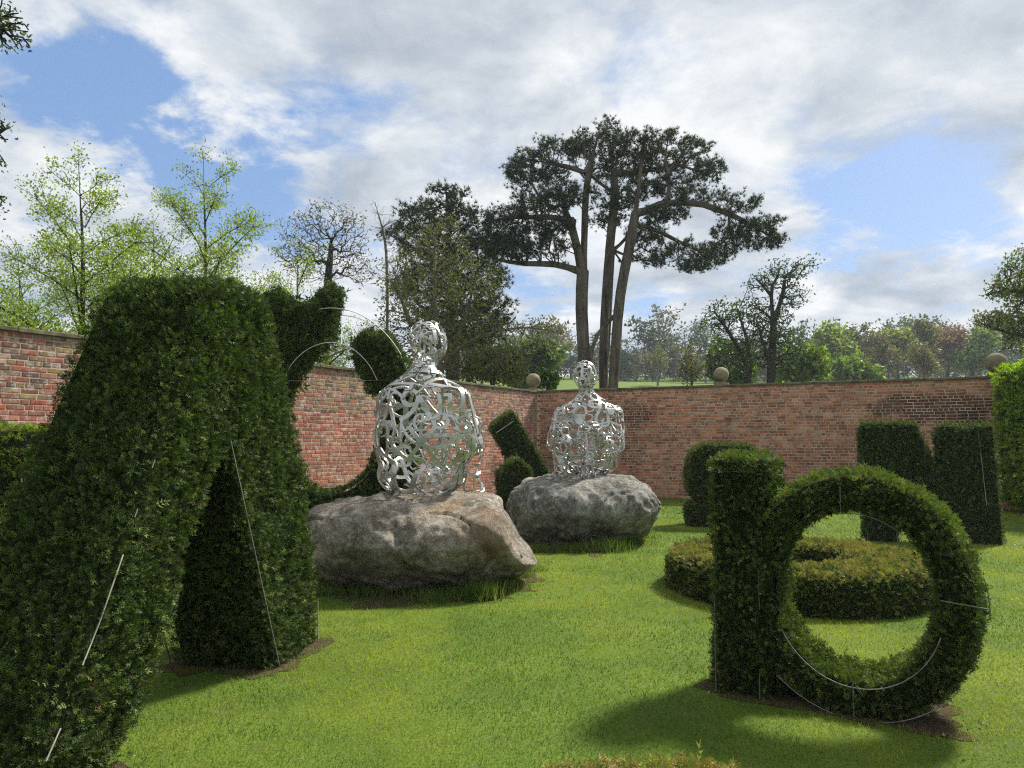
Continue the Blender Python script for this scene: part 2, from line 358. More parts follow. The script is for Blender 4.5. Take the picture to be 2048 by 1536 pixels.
def brick_wall(name, origin, direc, length, label, pal, pal_up, up_rows, mb, mm, keep, lift=0.0):
    rz = math.atan2(direc[1], direc[0])
    root = empty(name, (origin[0], origin[1], 0), rz, label, 'wall')
    ch = 0.0745; rows = int(WALL_H/ch); H = rows*ch
    # mortar body
    bm = bmesh.new(); bmesh.ops.create_cube(bm, size=1.0, matrix=Matrix.Translation((length/2, 0.17, H/2-0.1)) @ Matrix.Diagonal((length, 0.34, H+0.2, 1)))
    link('mortar', bm_mesh('mortar', bm), mm, root)
    vs_, vh_, us_, uh_ = [], [], [], []
    for p_, a_, b_ in ((pal, vs_, vh_), (pal_up, us_, uh_)):
        for c in p_:
            for q in range(2): a_.append(brick_variant(.209, .0605, .05, c))
            b_.append(brick_variant(.097, .0605, .05, c))
    items = []
    for r in range(rows):
        wav = random.uniform(0, 6); z = r*ch + ch/2; up = r >= rows-up_rows
        header = (r % 4 == 3); w = 0.1125 if header else 0.225
        x = (0.0 if header else (0.1125 if r % 2 else 0.0)) + random.uniform(-.02, .02) - w/2
        while x < length - w*0.4:
            hd = header
            ww = w
            if not header and random.random() < 0.10: hd = True; ww = 0.1125
            xc = x + ww/2; x += ww
            if xc < 0.06 or xc > length-0.06: continue
            src = (uh_ if up else vh_) if hd else (us_ if up else vs_)
            items.append((xc, random.uniform(-.0025, .0035), z+random.uniform(-.003, .003)+.005*math.sin(xc*1.3+r*.15)*(0.3 < z < H-.2), hd, up, random.randrange(len(src)), random.uniform(-.012, .012)))
    # the bricks that show largest become parts, the rest one mass
    ca, sa = math.cos(rz), math.sin(rz)
    loc = V3([(i[0], i[1], i[2]) for i in items]); wl = np.stack([origin[0]+ca*loc[:, 0]-sa*loc[:, 1], origin[1]+sa*loc[:, 0]+ca*loc[:, 1], loc[:, 2]], -1)
    px, py, d = project(wl); vis = keep(px, py) & (d > 0)
    score = np.where(vis, np.array([0.5 if i[3] else 1.0 for i in items])/np.maximum(d, 0.1)**2, 0)
    top = set(np.argsort(-score)[:300].tolist())
    meshes = {}; bv, bf, bc, off = [], [], [], 0
    for k, (xc, y, z, hd, up, vi, tilt) in enumerate(items):
        v, f, c = ((uh_ if up else vh_) if hd else (us_ if up else vs_))[vi]
        if k in top:
            key = (hd, up, vi)
            if key not in meshes:
                meshes[key] = np_mesh('brick', v, f, np.tile(c, (len(v), 1))); meshes[key].materials.append(mb)
            o = link('brick', meshes[key], None, root); o.location = (xc, y, z); o.rotation_euler = (0, tilt, 0)
        else:
            bv.append(v + V3((xc, y, z))); bf.append(f+off); bc.append(np.tile(c*random.uniform(.82, 1.18), (len(v), 1))); off += len(v)
    link('brick_mass', np_mesh('brick_mass', np.concatenate(bv), np.concatenate(bf), np.concatenate(bc)), mb, root, kind='stuff')
    # coping slabs
    x = 0.0
    while x < length:
        w = min(random.uniform(.85, 1.0), length-x)
        if w > .1:
            bm = bmesh.new(); bmesh.ops.create_cube(bm, size=1.0, matrix=Matrix.Translation((x+w/2, 0.17+random.uniform(-.006, .006), H+0.03+lift+random.uniform(-.003, .0))) @ Matrix.Diagonal((w-.006, 0.44, 0.06, 1)))
            bmesh.ops.bevel(bm, geom=bm.edges[:], offset=.008, segments=1, affect='EDGES')
            link('coping', bm_mesh('coping', bm), M_COPING, root)
        x += w
    return root
LLEN, RLEN = 19.0, 16.0      # metres
MB_R = mat_brick('brown_brick', [(1880, 815, 17.0, 1.7, .42, .9), (1275, 830, 20.4, .55, .35, .85), (1270, 900, 20.4, .45, .8, .5), (1960, 860, 16.6, .5, .6, .7), (1105, 900, 21.3, .6, .9, .5)], 0.25)
MB_L = mat_brick('red_brick', [(1020, 900, 20.6, .5, .8, .5), (980, 930, 19.6, .25, .5, .7), (1055, 930, 21.2, .6, .7, .4)], 1.7)
brick_wall('brick_wall', CORNER - L_DIR*LLEN, L_DIR, LLEN+.3, 'weathered red brick garden wall running along the left side', PAL_L, PAL_LU, 12, MB_L, mat_mortar('pink_mortar', (.56, .43, .35)),
           lambda x, y: ((x > -5) & (x < 140) & (y < 860)) | ((x > 585) & (x < 730)))
brick_wall('brick_wall', CORNER - R_DIR*0.005, R_DIR, RLEN, 'brown brick garden wall across the back behind the letter N', PAL_R, PAL_R, 5, MB_R, mat_mortar('pale_mortar', (.58, .47, .37)),
           lambda x, y: (x > 1240) & (x < 2010) & (y < 990), .004)

def ball(px, top_y, along, r, label):
    c = along
    root = empty('ball_finial', (c[0], c[1], WALL_H+0.045), 0, label, 'finial', 'stone balls on the walls')
    prof = [(0, 0), (.20, 0), (.20, .07), (.13, .075), (.09, .10), (.09, .115)]
    n = 24; v, f = [], []
    for k, (rr, z) in enumerate(prof):
        for i in range(n): a = 2*math.pi*i/n; v.append((rr*math.cos(a), rr*math.sin(a), z))
    for k in range(len(prof)-1):
        for i in range(n): f.append((k*n+i, k*n+(i+1) % n, (k+1)*n+(i+1) % n, (k+1)*n+i))
    link('pedestal', np_mesh('pedestal', v, np.array(f)), M_BALL, root)
    bm = bmesh.new(); bmesh.ops.create_icosphere(bm, subdivisions=4, radius=r, matrix=Matrix.Translation((0, 0, .10+r)))
    link('ball', bm_mesh('ball', bm), M_BALL, root, smooth=True)
def wall_pt(px, Y=None):
    """point on the right wall's centre line seen at photo column px"""
    k = (px-CX)/F_PX/ math.cos(PITCH); o = CORNER; s = (k*o[1]-o[0])/(R_DIR[0]-k*R_DIR[1]); q = o + R_DIR*s
    return q + V3((-R_DIR[1], R_DIR[0]))*0.17
ball(1073, 746, CORNER + V3((-.10, .10)), .225, 'round stone ball on the corner where the brick walls meet')
ball(1441, 730, wall_pt(1441), .205, 'round stone ball on the back wall in front of gnarled tree')
ball(2000, 700, wall_pt(1998), .235, 'round stone ball on the back wall beside bright hedge')

# ------------------------------------------------------------------ clipped foliage
def yew_spray(nn, width):
    v, f = [], []
    def needle(b, d, L, w):
        b, d = V3(b), norm(V3(d)); side = norm(np.cross(d, (0, 1, 0.15)))
        o = len(v); v.extend([b+side*w+d*L*.12, b+d*L, b-side*w+d*L*.12]); f.append((o, o+1, o+2))
    for k in range(nn):
        z = 0.1+0.75*k/nn
        for s in (-1, 1): needle((0, 0, z), (s*0.85, 0.25*math.sin(k*2.1), 0.55), 0.46-0.12*k/nn, width)
    needle((0, 0, 0.62), (0, 0.1, 1), 0.45, width)
    return np.array(v), np.array(f)
SPRAY_YEW = yew_spray(3, .085)
SPRAY_FAR = yew_spray(2, .12)
def scatter(template, pos, axis, scale, colr):
    """many copies of a small leaf spray as one set of arrays"""
    tv, tf = template; n = len(pos)
    a = norm(axis); r = norm(rng.normal(size=(n, 3))); x = norm(np.cross(a, r)); y = np.cross(a, x)
    R = np.stack([x, y, a], -1)                                   # columns
    v = pos[:, None, :] + scale[:, None, None]*np.einsum('nij,kj->nki', R, tv)
    f = tf[None] + (np.arange(n)*len(tv))[:, None, None]
    return v.reshape(-1, 3), f.reshape(-1, tf.shape[1]), np.repeat(colr, len(tv), axis=0)
def sample(tris, n):
    a = tris[:, 1]-tris[:, 0]; b = tris[:, 2]-tris[:, 0]; c = np.cross(a, b); ar = np.linalg.norm(c, axis=1)/2
    i = rng.choice(len(tris), n, p=ar/ar.sum()); u = rng.random((n, 1)); w = rng.random((n, 1)); fl = u+w > 1; u = np.where(fl, 1-u, u); w = np.where(fl, 1-w, w)
    return tris[i, 0]+u*a[i]+w*b[i], norm(c[i])
def bm_tris(bm):
    bmesh.ops.triangulate(bm, faces=bm.faces[:]); bm.normal_update()
    return np.array([[v.co[:] for v in f.verts] for f in bm.faces])
def slab(outline, t0, t1, holes=(), bevel=.05):
    """letter shape: outline (s,z) extruded from y=t0 to y=t1"""
    loops = [[Vector((p[0], t0, p[1])) for p in outline]] + [[Vector((p[0], t0, p[1])) for p in h] for h in holes]
    tri = tessellate_polygon([[Vector((p.x, p.z, 0)) for p in l] for l in loops]); flat = [p for l in loops for p in l]
    bm = bmesh.new(); fv = [bm.verts.new(p) for p in flat]; bv = [bm.verts.new((p.x, t1, p.z)) for p in flat]
    for t in tri:
        try: bm.faces.new([fv[i] for i in t]); bm.faces.new([bv[i] for i in reversed(t)])
        except ValueError: pass
    o = 0
    for l in loops:
        n = len(l)
        for i in range(n): a, b = o+i, o+(i+1) % n; bm.faces.new((fv[a], fv[b], bv[b], bv[a]))
        o += n
    bmesh.ops.recalc_face_normals(bm, faces=bm.faces[:])
    if bevel:
        ed = [e for e in bm.edges if len(e.link_faces) == 2 and e.calc_face_angle(0) > 0.5]
        bmesh.ops.bevel(bm, geom=ed, offset=bevel, segments=2, affect='EDGES', profile=0.5)
    return bm
YEW_C = V3([(.046,.074,.022),(.060,.094,.026),(.080,.114,.032),(.050,.080,.028),(.105,.138,.040),(.066,.098,.026)])
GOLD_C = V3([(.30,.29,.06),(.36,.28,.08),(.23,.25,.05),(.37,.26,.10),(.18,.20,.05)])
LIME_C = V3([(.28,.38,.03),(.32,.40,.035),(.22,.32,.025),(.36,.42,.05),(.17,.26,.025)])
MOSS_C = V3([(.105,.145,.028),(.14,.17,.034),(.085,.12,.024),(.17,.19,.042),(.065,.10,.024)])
def foliage(root, bm, density, size, pal=YEW_C, gold=0.0, mat=None, template=None, rough=.02, gold_pal=GOLD_C, seed=1, back=.25, core=True, grow=.0):
    tris = bm_tris(bm)
    if core:
        link('twig_core', bm_mesh('twig_core', bm), M_CORE, root)
    else: bm.free()
    ar = np.linalg.norm(np.cross(tris[:, 1]-tris[:, 0], tris[:, 2]-tris[:, 0]), axis=1).sum()/2
    n = int(ar*density); p, nr = sample(tris, n); k = p[:, 2] > 0.01; p, nr = p[k], nr[k]; n = len(p)
    lump = fbm(p*7+seed*9.1, 3, seed)-0.5; big = fbm(p*2.2+seed*3.3, 2, seed+4)-0.5
    fine = fbm(p*24+seed, 2, seed+8)-.5
    keepp = rng.random(n) < np.clip(0.78+.8*lump+1.9*fine, .2, 1)*np.where(nr[:, 1] > .9, back, 1.0)
    p, nr, lump, big, fine = p[keepp], nr[keepp], lump[keepp], big[keepp], fine[keepp]; n = len(p)
    pos = p + nr*((lump+.30)*rough*2.4 + (big+.15)*rough*2.0 + fine*.05 + rng.uniform(-.012, .010, n))[:, None]
    ax = nr*0.6 + rng.normal(size=(n, 3))*0.55 + V3((0, 0, .25))
    sc = size*rng.uniform(.65, 1.3, n)*(1+(rng.random(n) < .05)*rng.uniform(.2, .9, n))
    if grow: ax = ax + V3((0, 0, grow)); sc = sc*(1+grow*.6)
    c = pal[rng.integers(len(pal), size=n)]*np.exp(rng.normal(-.12, .42, (n, 1)))
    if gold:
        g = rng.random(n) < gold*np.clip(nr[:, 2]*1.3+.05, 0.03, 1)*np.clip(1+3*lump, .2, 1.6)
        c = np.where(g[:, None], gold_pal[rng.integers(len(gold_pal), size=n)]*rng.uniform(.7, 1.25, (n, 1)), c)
    tip = (rng.random(n) < .07) & (pal is YEW_C); c = np.where(tip[:, None], MOSS_C[rng.integers(len(MOSS_C), size=n)]*1.25, c)
    dead = rng.random(n) < .012; c = np.where(dead[:, None], V3((.12, .075, .04))*rng.uniform(.6, 1.5, (n, 1)), c)
    v, f, cc = scatter(template or SPRAY_YEW, pos, ax, sc, c)
    link('foliage', np_mesh('foliage', v, f, cc), mat or M_YEW, root, kind='stuff')
def tube_mesh(path, r, sides=6):
    path = [V3(p) for p in path]; n = len(path); v, f = [], []
    for i, p in enumerate(path):
        d = norm(path[min(i+1, n-1)]-path[max(i-1, 0)]); a = norm(np.cross(d, (0.3, 0.5, 0.81) if abs(d[2]) < .9 else (1, 0, 0))); b = np.cross(d, a)
        for k in range(sides): t = 2*math.pi*k/sides; v.append(p+r*(math.cos(t)*a+math.sin(t)*b))
    for i in range(n-1):
        for k in range(sides): f.append((i*sides+k, i*sides+(k+1) % sides, (i+1)*sides+(k+1) % sides, (i+1)*sides+k))
    return np_mesh('frame_rod', v, [np.array(f), np.array([list(range(sides))]), np.array([list(range((n-1)*sides, n*sides))])])
def rod(root, path, r=.006, mat=None): return link('frame_rod', tube_mesh(path, r), mat or M_ROD, root, smooth=True)
def arc(cx, cz, a, b, t0, t1, y, n=28):
    return [(cx+a*math.cos(math.radians(t0+(t1-t0)*i/n)), y, cz+b*math.sin(math.radians(t0+(t1-t0)*i/n))) for i in range(n+1)]
def loop(cx, cz, a, b, n=48): return [(cx+a*math.cos(2*math.pi*i/n), cz+b*math.sin(2*math.pi*i/n)) for i in range(n)]

# --- letter A (front left)
A0 = V3((-2.02, 2.86)); A1 = V3((-1.60, 5.78)); dA = A1-A0; LA = np.linalg.norm(dA)
yA = empty('topiary_letter', (A0[0], A0[1], 0), math.atan2(dA[1], dA[0]), 'huge dark clipped yew letter A towering at the left edge', 'topiary', 'clipped yew letters')
outA = [(.09, -.02), (.62, -.02), (.99, .49), (1.25, 1.08), (1.60, 1.62), (1.95, .85), (2.32, -.02), (2.97, -.02), (2.93, .71), (2.75, 1.3), (2.45, 1.9), (2.12, 2.48), (1.98, 2.58), (1.49, 2.58), (1.36, 2.48), (.76, 1.25)]
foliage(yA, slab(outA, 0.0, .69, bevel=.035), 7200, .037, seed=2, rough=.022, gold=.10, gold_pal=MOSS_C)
rod(yA, [(.41, -.045, .60), (.50, -.055, .78), (.64, -.05, 1.05)], .0032); rod(yA, [(.72, -.045, 1.22), (.74, -.045, 1.26)], .0025, M_RODG); rod(yA, [(.84, -.045, 1.46), (.86, -.045, 1.50)], .0025, M_RODG); rod(yA, [(.22, -.05, .27), (.28, -.06, .38)], .003)
rod(yA, [(2.33, -.05, 0), (1.58, -.045, 1.62)], .0045, M_RODG); rod(yA, [(2.98, -.05, 0), (2.96, -.05, .34)], .004, M_RODG)
rod(yA, [(2.30, .77, 0), (2.08, .77, .55)], .007, M_RODG); rod(yA, [(.55, .79, .95), (.68, .79, 1.22)], .004)

# --- letter b (front right)
aB = math.atan2(-.53, .848); oB = V3((1.30, 4.72))
yB = empty('topiary_letter', (oB[0], oB[1], 0), aB, 'dark clipped yew letter b with a round opening at the right front', 'topiary', 'clipped yew letters')
cxB, czB = .845, .69
pts = [(0, -.02), (.42, -.02)]
stem_r = .36
outer = []
for i in range(73):
    t = math.radians(-140 + 290*i/72); outer.append((cxB+.605*math.cos(t), czB+.69*math.sin(t)))
outer = [p for p in outer if p[0] > stem_r]
outB = [(.035, -.02), (stem_r-.01, -.02)] + outer + [(stem_r-.01, outer[-1][1]-.02), (stem_r-.01, 1.47), (0.035, 1.47)]
foliage(yB, slab(outB, 0.0, .42, [[(x if x > cxB else max(cxB-(cxB-x)*1.06, .385), z) for x, z in loop(cxB-.005, czB+.01, .455, .525)][::-1]], bevel=.022), 8500, .034, seed=5, gold=.95, gold_pal=MOSS_C*1.2, rough=.018)  # lighter sprays on upward faces: new growth plus sunlit tops put into the colour
rod(yB, arc(cxB, czB+.01, .46, .53, 208, 340, -.045), .003); rod(yB, arc(cxB, czB, .655, .70, 228, 322, -.045), .003); rod(yB, arc(cxB, czB+.01, .42, .47, 50, 100, -.04), .003, M_RODG)
rod(yB, [(cxB-.02, -.04, .0), (cxB-.02, -.04, .19)], .004, M_RODG); rod(yB, [(cxB-.05, -.04, 1.18), (cxB-.05, -.04, 1.33)], .003, M_RODG)
rod(yB, [(cxB+.44, -.05, .72), (cxB+.665, -.05, .70)], .003); rod(yB, arc(cxB, czB, .665, .715, -2, 14, -.06), .003, M_RODG)
rod(yB, [(.03, -.05, 0), (.03, -.04, .58)], .004, M_RODG); rod(yB, [(.30, -.05, 0), (.30, -.04, .16)], .004, M_RODG)
rod(yB, [(.03, -.04, 1.22), (.03, -.045, 1.40), (.30, -.045, 1.40), (.30, -.04, 1.32)], .0025, M_RODG)
rod(yB, [(.31, -.04, .55), (.31, -.045, .80)], .0025, M_RODG)

# --- ring lying on the lawn
yR = empty('topiary_ring', (3.10, 7.86, 0), 0, 'low round clipped yew ring lying flat on the lawn behind letter b', 'topiary')
def ring_bm(ro, ri, h):
    n = 64; bm = bmesh.new(); prof = [(ro+.02, -.02), (ro, h-.05), (ro-.04, h), (ri+.04, h), (ri, h-.05), (ri-.02, -.02)]
    R = [[bm.verts.new((r*math.cos(2*math.pi*i/n), r*math.sin(2*math.pi*i/n), z)) for i in range(n)] for (r, z) in prof]
    for k in range(len(prof)-1):
        for i in range(n): bm.faces.new((R[k][i], R[k][(i+1) % n], R[k+1][(i+1) % n], R[k+1][i]))
    bmesh.ops.recalc_face_normals(bm, faces=bm.faces[:])
    # an open band: make normals point away from the tube's middle
    f = bm.faces[0]; c = f.calc_center_median(); f.normal_update()
    if f.normal.dot(Vector((c.x, c.y, 0))) < 0: bmesh.ops.reverse_faces(bm, faces=bm.faces[:])
    return bm
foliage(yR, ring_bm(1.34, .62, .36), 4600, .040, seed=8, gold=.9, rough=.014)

# --- letter N
oN = P(1729, 1075, 11.5); dN = P(1986, 1078, 11.3)-oN; dN.z = 0
yN = empty('topiary_letter', (oN.x, oN.y, 0), math.atan2(dN.y, dN.x)-.12, 'clipped yew letter N standing by the back wall at right', 'topiary', 'clipped yew letters')
outN = [(0, -.02), (.55, -.02), (.55, .72), (1.35, -.02), (2.08, -.02), (2.03, 1.88), (1.22, 1.87), (1.22, 1.05), (.80, 1.90), (-.02, 1.92)]
outN = [(0, -.02), (.46, -.02), (.50, .80), (1.34, -.02), (2.10, -.02), (2.04, 1.87), (1.24, 1.86), (1.22, .95), (.84, 1.90), (-.02, 1.91)]
outN = [(x*.90+.07, z*.975) for x, z in outN]
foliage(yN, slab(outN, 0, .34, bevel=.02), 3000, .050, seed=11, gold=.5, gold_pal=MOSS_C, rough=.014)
rod(yN, [(1.74, -.06, .6), (1.68, -.05, 1.72)], .0045, M_RODG); rod(yN, [(.95, -.06, 1.08), (1.45, -.06, .45)], .006, M_RODG); rod(yN, [(.04, -.05, 0), (.04, -.05, .16)], .006, M_RODG); rod(yN, [(.46, -.05, 0), (.46, -.05, .16)], .006, M_RODG)

# --- letter S behind b
oS = P(1372, 1050, 13.4)
yS = empty('topiary_letter', (oS.x, oS.y, 0), -.12, 'rounded clipped yew letter S half hidden behind the letter b', 'topiary', 'clipped yew letters')
k = pxm(13.4)
outS = [(0, -.02), (1.15, -.02), (1.36, .12), (1.40, .45), (1.28, .72), (1.05, .86), (.72, .9), (.70, 1.05), (.75, 1.12), (1.0, 1.12), (1.02, .98), (1.36, .98), (1.38, 1.42), (1.24, 1.56), (.35, 1.58), (.1, 1.42), (.03, 1.15), (.03, .75), (.14, .55), (.4, .46), (1.0, .45), (1.0, .40), (.0, .40)]
outS = [(x*.93+.07, z*.955) for x, z in outS]
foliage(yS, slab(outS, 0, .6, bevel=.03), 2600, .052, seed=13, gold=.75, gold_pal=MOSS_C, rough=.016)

# --- slanting letter by the wall corner
yK = empty('topiary_letter', P(1050, 1000, 15.5)[:2]+(0,) if False else (P(1050, 1000, 15.5).x, 15.5, 0), .25, 'slanting clipped yew letter in the wall corner beside the far boulder', 'topiary', 'clipped yew letters')
def loc_px(x, y, Y, ox): q = P(x, y, Y); return (q.x-ox, max(q.z, -.02))
ox = P(1050, 1000, 15.5).x
o1 = [loc_px(x, y, 15.5, ox) for x, y in ((1150, 1040), (1080, 1040), (1036, 940), (988, 852), (1026, 824), (1100, 945))]
foliage(yK, slab(o1, 0, .6, bevel=.03), 2200, .055, seed=17, gold=.5, gold_pal=MOSS_C, rough=.012)
o2 = [loc_px(x, y, 14.9, ox) for x, y in ((1046, 1045), (990, 1045), (987, 945), (1016, 917), (1044, 938))]
foliage(yK, slab(o2, -.75, -.12, bevel=.03), 2200, .055, seed=18, gold=.6, gold_pal=MOSS_C, rough=.012)
rod(yK, [loc_px(990, 865, 15.3, ox)[:1]+(-.06,)+loc_px(990, 865, 15.3, ox)[1:], loc_px(1025, 842, 15.3, ox)[:1]+(-.06,)+loc_px(1025, 842, 15.3, ox)[1:]], .005)

# --- unfinished O with its bare metal frame
YO = 10.2; cO = P(662, 800, YO)
yO = empty('topiary_letter', (cO.x, YO, 0), .06, 'shaggy unfinished yew letter O with bare metal hoops at its top', 'topiary', 'clipped yew letters')
ao, bo, zo, ai, bi, zi = 1.24, 1.72, 1.76, .79, 1.10, 1.92
def ell(a, b, z, t): return (a*math.cos(math.radians(t)), z+b*math.sin(math.radians(t)))
outO = [ell(ao, bo, zo, t) for t in range(108, 413, 8)] + [ell(ai, bi, zi, t) for t in range(408, 107, -8)]
foliage(yO, slab(outO, 0, .42, bevel=.05), 2600, .062, seed=21, gold=.15, gold_pal=MOSS_C, rough=.04)
def lobe(c, r, sub=3):
    bm = bmesh.new(); bmesh.ops.create_icosphere(bm, subdivisions=sub, radius=1, matrix=Matrix.Translation(c) @ Matrix.Diagonal((*r, 1)))
    return bm
def OL(x, y): q = P(x, y, YO+.3); return (q.x-cO.x, .3, q.z)
def O2(l): return [(OL(x, y)[0], OL(x, y)[2]) for x, y in l]
foliage(yO, slab(O2([(560, 860), (525, 740), (524, 650), (542, 612), (560, 596), (590, 625), (622, 628), (652, 606), (680, 580), (668, 635), (668, 665), (640, 700), (600, 745), (576, 800)]), .04, .40, bevel=.05), 2600, .085, seed=22, rough=.028, grow=.6)
foliage(yO, slab(O2([(728, 740), (720, 705), (730, 680), (750, 672), (775, 682), (784, 712), (770, 750), (762, 790)]), .06, .38, bevel=.05), 2400, .08, seed=26, rough=.028, grow=.4)
M_HOOP = mat_metal('pale_steel_hoop', (0.5, 0.5, 0.46), 0.5, 0.4)
for y in (-.10, .48):
    rod(yO, arc(0, zo, ao+.03, bo+.02, 38, 98, y), .0055, M_HOOP); rod(yO, arc(0, zi, ai-.02, bi-.02, 30, 140, y), .006, M_HOOP)
for t in (76,): rod(yO, [(ell(ai, bi, zi, t+3)[0], -.10, ell(ai, bi, zi, t+3)[1]-.02), (ell(ai, bi, zi, t+3)[0], -.10, ell(ao, bo, zo, t+5)[1])], .0045, M_HOOP)
rod(yO, [(-.12, 0, 3.05), (.05, .3, 2.92)], .005); rod(yO, [(1.05, -.02, 2.55), (.80, .5, 2.9)], .005); rod(yO, [(-.6, -.04, 2.45), (1.1, -.02, 2.47)], .003)

# --- hedges at the edges
hL = empty('hedge', (-6.4, 6.6, 0), .9, 'low olive green clipped hedge at the left edge behind letter A', 'hedge')
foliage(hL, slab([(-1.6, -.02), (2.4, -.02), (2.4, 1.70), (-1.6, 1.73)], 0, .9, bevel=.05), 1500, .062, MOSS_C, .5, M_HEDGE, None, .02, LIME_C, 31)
hR = empty('hedge', (10.98, 16.1, 0), math.radians(-80), 'tall bright lime green hedge at the right edge by the back wall', 'hedge')
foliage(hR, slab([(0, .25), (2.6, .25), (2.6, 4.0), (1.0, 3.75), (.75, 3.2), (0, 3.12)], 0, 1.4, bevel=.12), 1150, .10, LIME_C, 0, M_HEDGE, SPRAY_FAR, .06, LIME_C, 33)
hF = empty('hedge', (.42, 2.12, 0), -.05, 'low brownish green hedge top peeping in at the bottom edge', 'hedge')
bm = bmesh.new(); bmesh.ops.create_icosphere(bm, subdivisions=4, radius=1, matrix=Matrix.Translation((0, 0, .1)) @ Matrix.Diagonal((.66, .42, .56, 1)))
for v in bm.verts: v.co.z = min(v.co.z, .56)
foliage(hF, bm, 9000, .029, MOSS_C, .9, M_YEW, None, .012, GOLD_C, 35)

# ------------------------------------------------------------------ boulders
def boulder(name, Y, prof, depth, label, mat, seed, yshift=0.0):
    """prof: list of (px, top_py, bottom_py) silhouette columns seen from the lawn, turned into a lumpy solid"""
    px = V3([p[0] for p in prof]); X = V3([P(p[0], 900, Y).x for p in prof])
    zt = V3([P(p[0], p[1], Y).z for p in prof]); zb = V3([P(p[0], p[2], Y-depth*.55).z for p in prof])
    nu, nv = 170, 140
    t = np.linspace(0, 1, nu); s = 0.5-0.5*np.cos(np.pi*t); xs = X[0]+(X[-1]-X[0])*s
    T = np.interp(xs, X, zt); B = np.interp(xs, X, zb)
    k = np.ones(5)/5
    T2 = np.convolve(np.pad(T, 2, 'edge'), k, 'valid'); B2 = np.convolve(np.pad(B, 2, 'edge'), k, 'valid')
    u = 2*(xs-X[0])/(X[-1]-X[0])-1; hd = depth*np.power(np.maximum(1-np.abs(u)**2.6, 0), 1/2.2)
    ph = np.linspace(0, 2*np.pi, nv, endpoint=False); e = 2/2.7
    cy = np.sign(np.cos(ph))*np.abs(np.cos(ph))**e; sz = np.sign(np.sin(ph))*np.abs(np.sin(ph))**e
    Z = ((T2+B2)/2)[:, None]+((T2-B2)/2)[:, None]*sz[None]
    under = np.clip((sz+1)/1.1, 0, 1)
    Yv = Y + yshift + hd[:, None]*cy[None]*(0.62+0.38*under[None])
    V = np.stack([np.repeat(xs[:, None], nv, 1), Yv, Z], -1)
    c = V.mean(axis=(0, 1)); d = norm((V-c)/V3((1.6, 1.2, .8)))
    disp = (fbm(V*1.4, 4, seed)-.5)*.24 + (np.abs(fbm(V*3.4+5, 4, seed+3)-.5))*-.10 + (fbm(V*9, 4, seed+7)-.5)*.055
    disp += np.tanh((fbm(V*V3((1.7, 1.7, 2.2))+3, 3, seed+21)-.5)*22)*.018 + np.tanh((fbm(V*4.1+13, 3, seed+23)-.5)*18)*.008
    crack = np.abs(fbm(V*V3((1.2, 1.2, 2.6))+9, 3, seed+11)-.5); disp -= np.clip(.018-crack, 0, 1)*2.4
    edge = np.clip(np.minimum(T2-B2, .4)/.4, 0, 1)[:, None]
    V = V + d*(disp*edge)[..., None]
    V = V.reshape(-1, 3); V[:, 2] = np.maximum(V[:, 2], -.12)
    i = np.arange(nu-1)[:, None]*nv+np.arange(nv)[None]; j = np.arange(nu-1)[:, None]*nv+(np.arange(nv)[None]+1) % nv
    f = np.stack([i, j, j+nv, i+nv], -1).reshape(-1, 4)
    caps = [np.array([list(range(nv))[::-1]]), np.array([list(range((nu-1)*nv, nu*nv))])]
    o = link(name, np_mesh(name, V, [f]+caps), mat, smooth=True); tag(o, label, 'boulder', 'boulders under the letter figures')
    return o
M_ROCK1 = mat_rock('lichened_granite', [(885, 1020, 7.6, .30), (960, 1060, 7.4, .35), (1000, 1075, 7.5, .25)], (.29, .25, .205))
M_ROCK2 = mat_rock('grey_granite', [(1230, 1000, 10.9, .12)], (.235, .225, .20))
boulder('boulder', 8.15, [(604, 1052, 1090), (612, 1028, 1128), (640, 1005, 1160), (690, 994, 1176), (760, 990, 1186), (840, 990, 1197), (920, 992, 1200), (975, 988, 1186), (1000, 1000, 1172), (1018, 1040, 1168), (1040, 1082, 1162), (1062, 1104, 1152), (1074, 1125, 1140)], 1.0,
        'long brown-grey lichened boulder under the nearer letter figure', M_ROCK1, 3)
boulder('boulder', 11.75, [(1012, 1005, 1060), (1022, 978, 1085), (1050, 956, 1098), (1100, 949, 1108), (1150, 948, 1112), (1210, 948, 1108), (1258, 953, 1096), (1284, 972, 1078), (1302, 988, 1050), (1312, 1010, 1030)], 1.35,
        'rounded dark grey lichened boulder under the farther letter figure', M_ROCK2, 9)

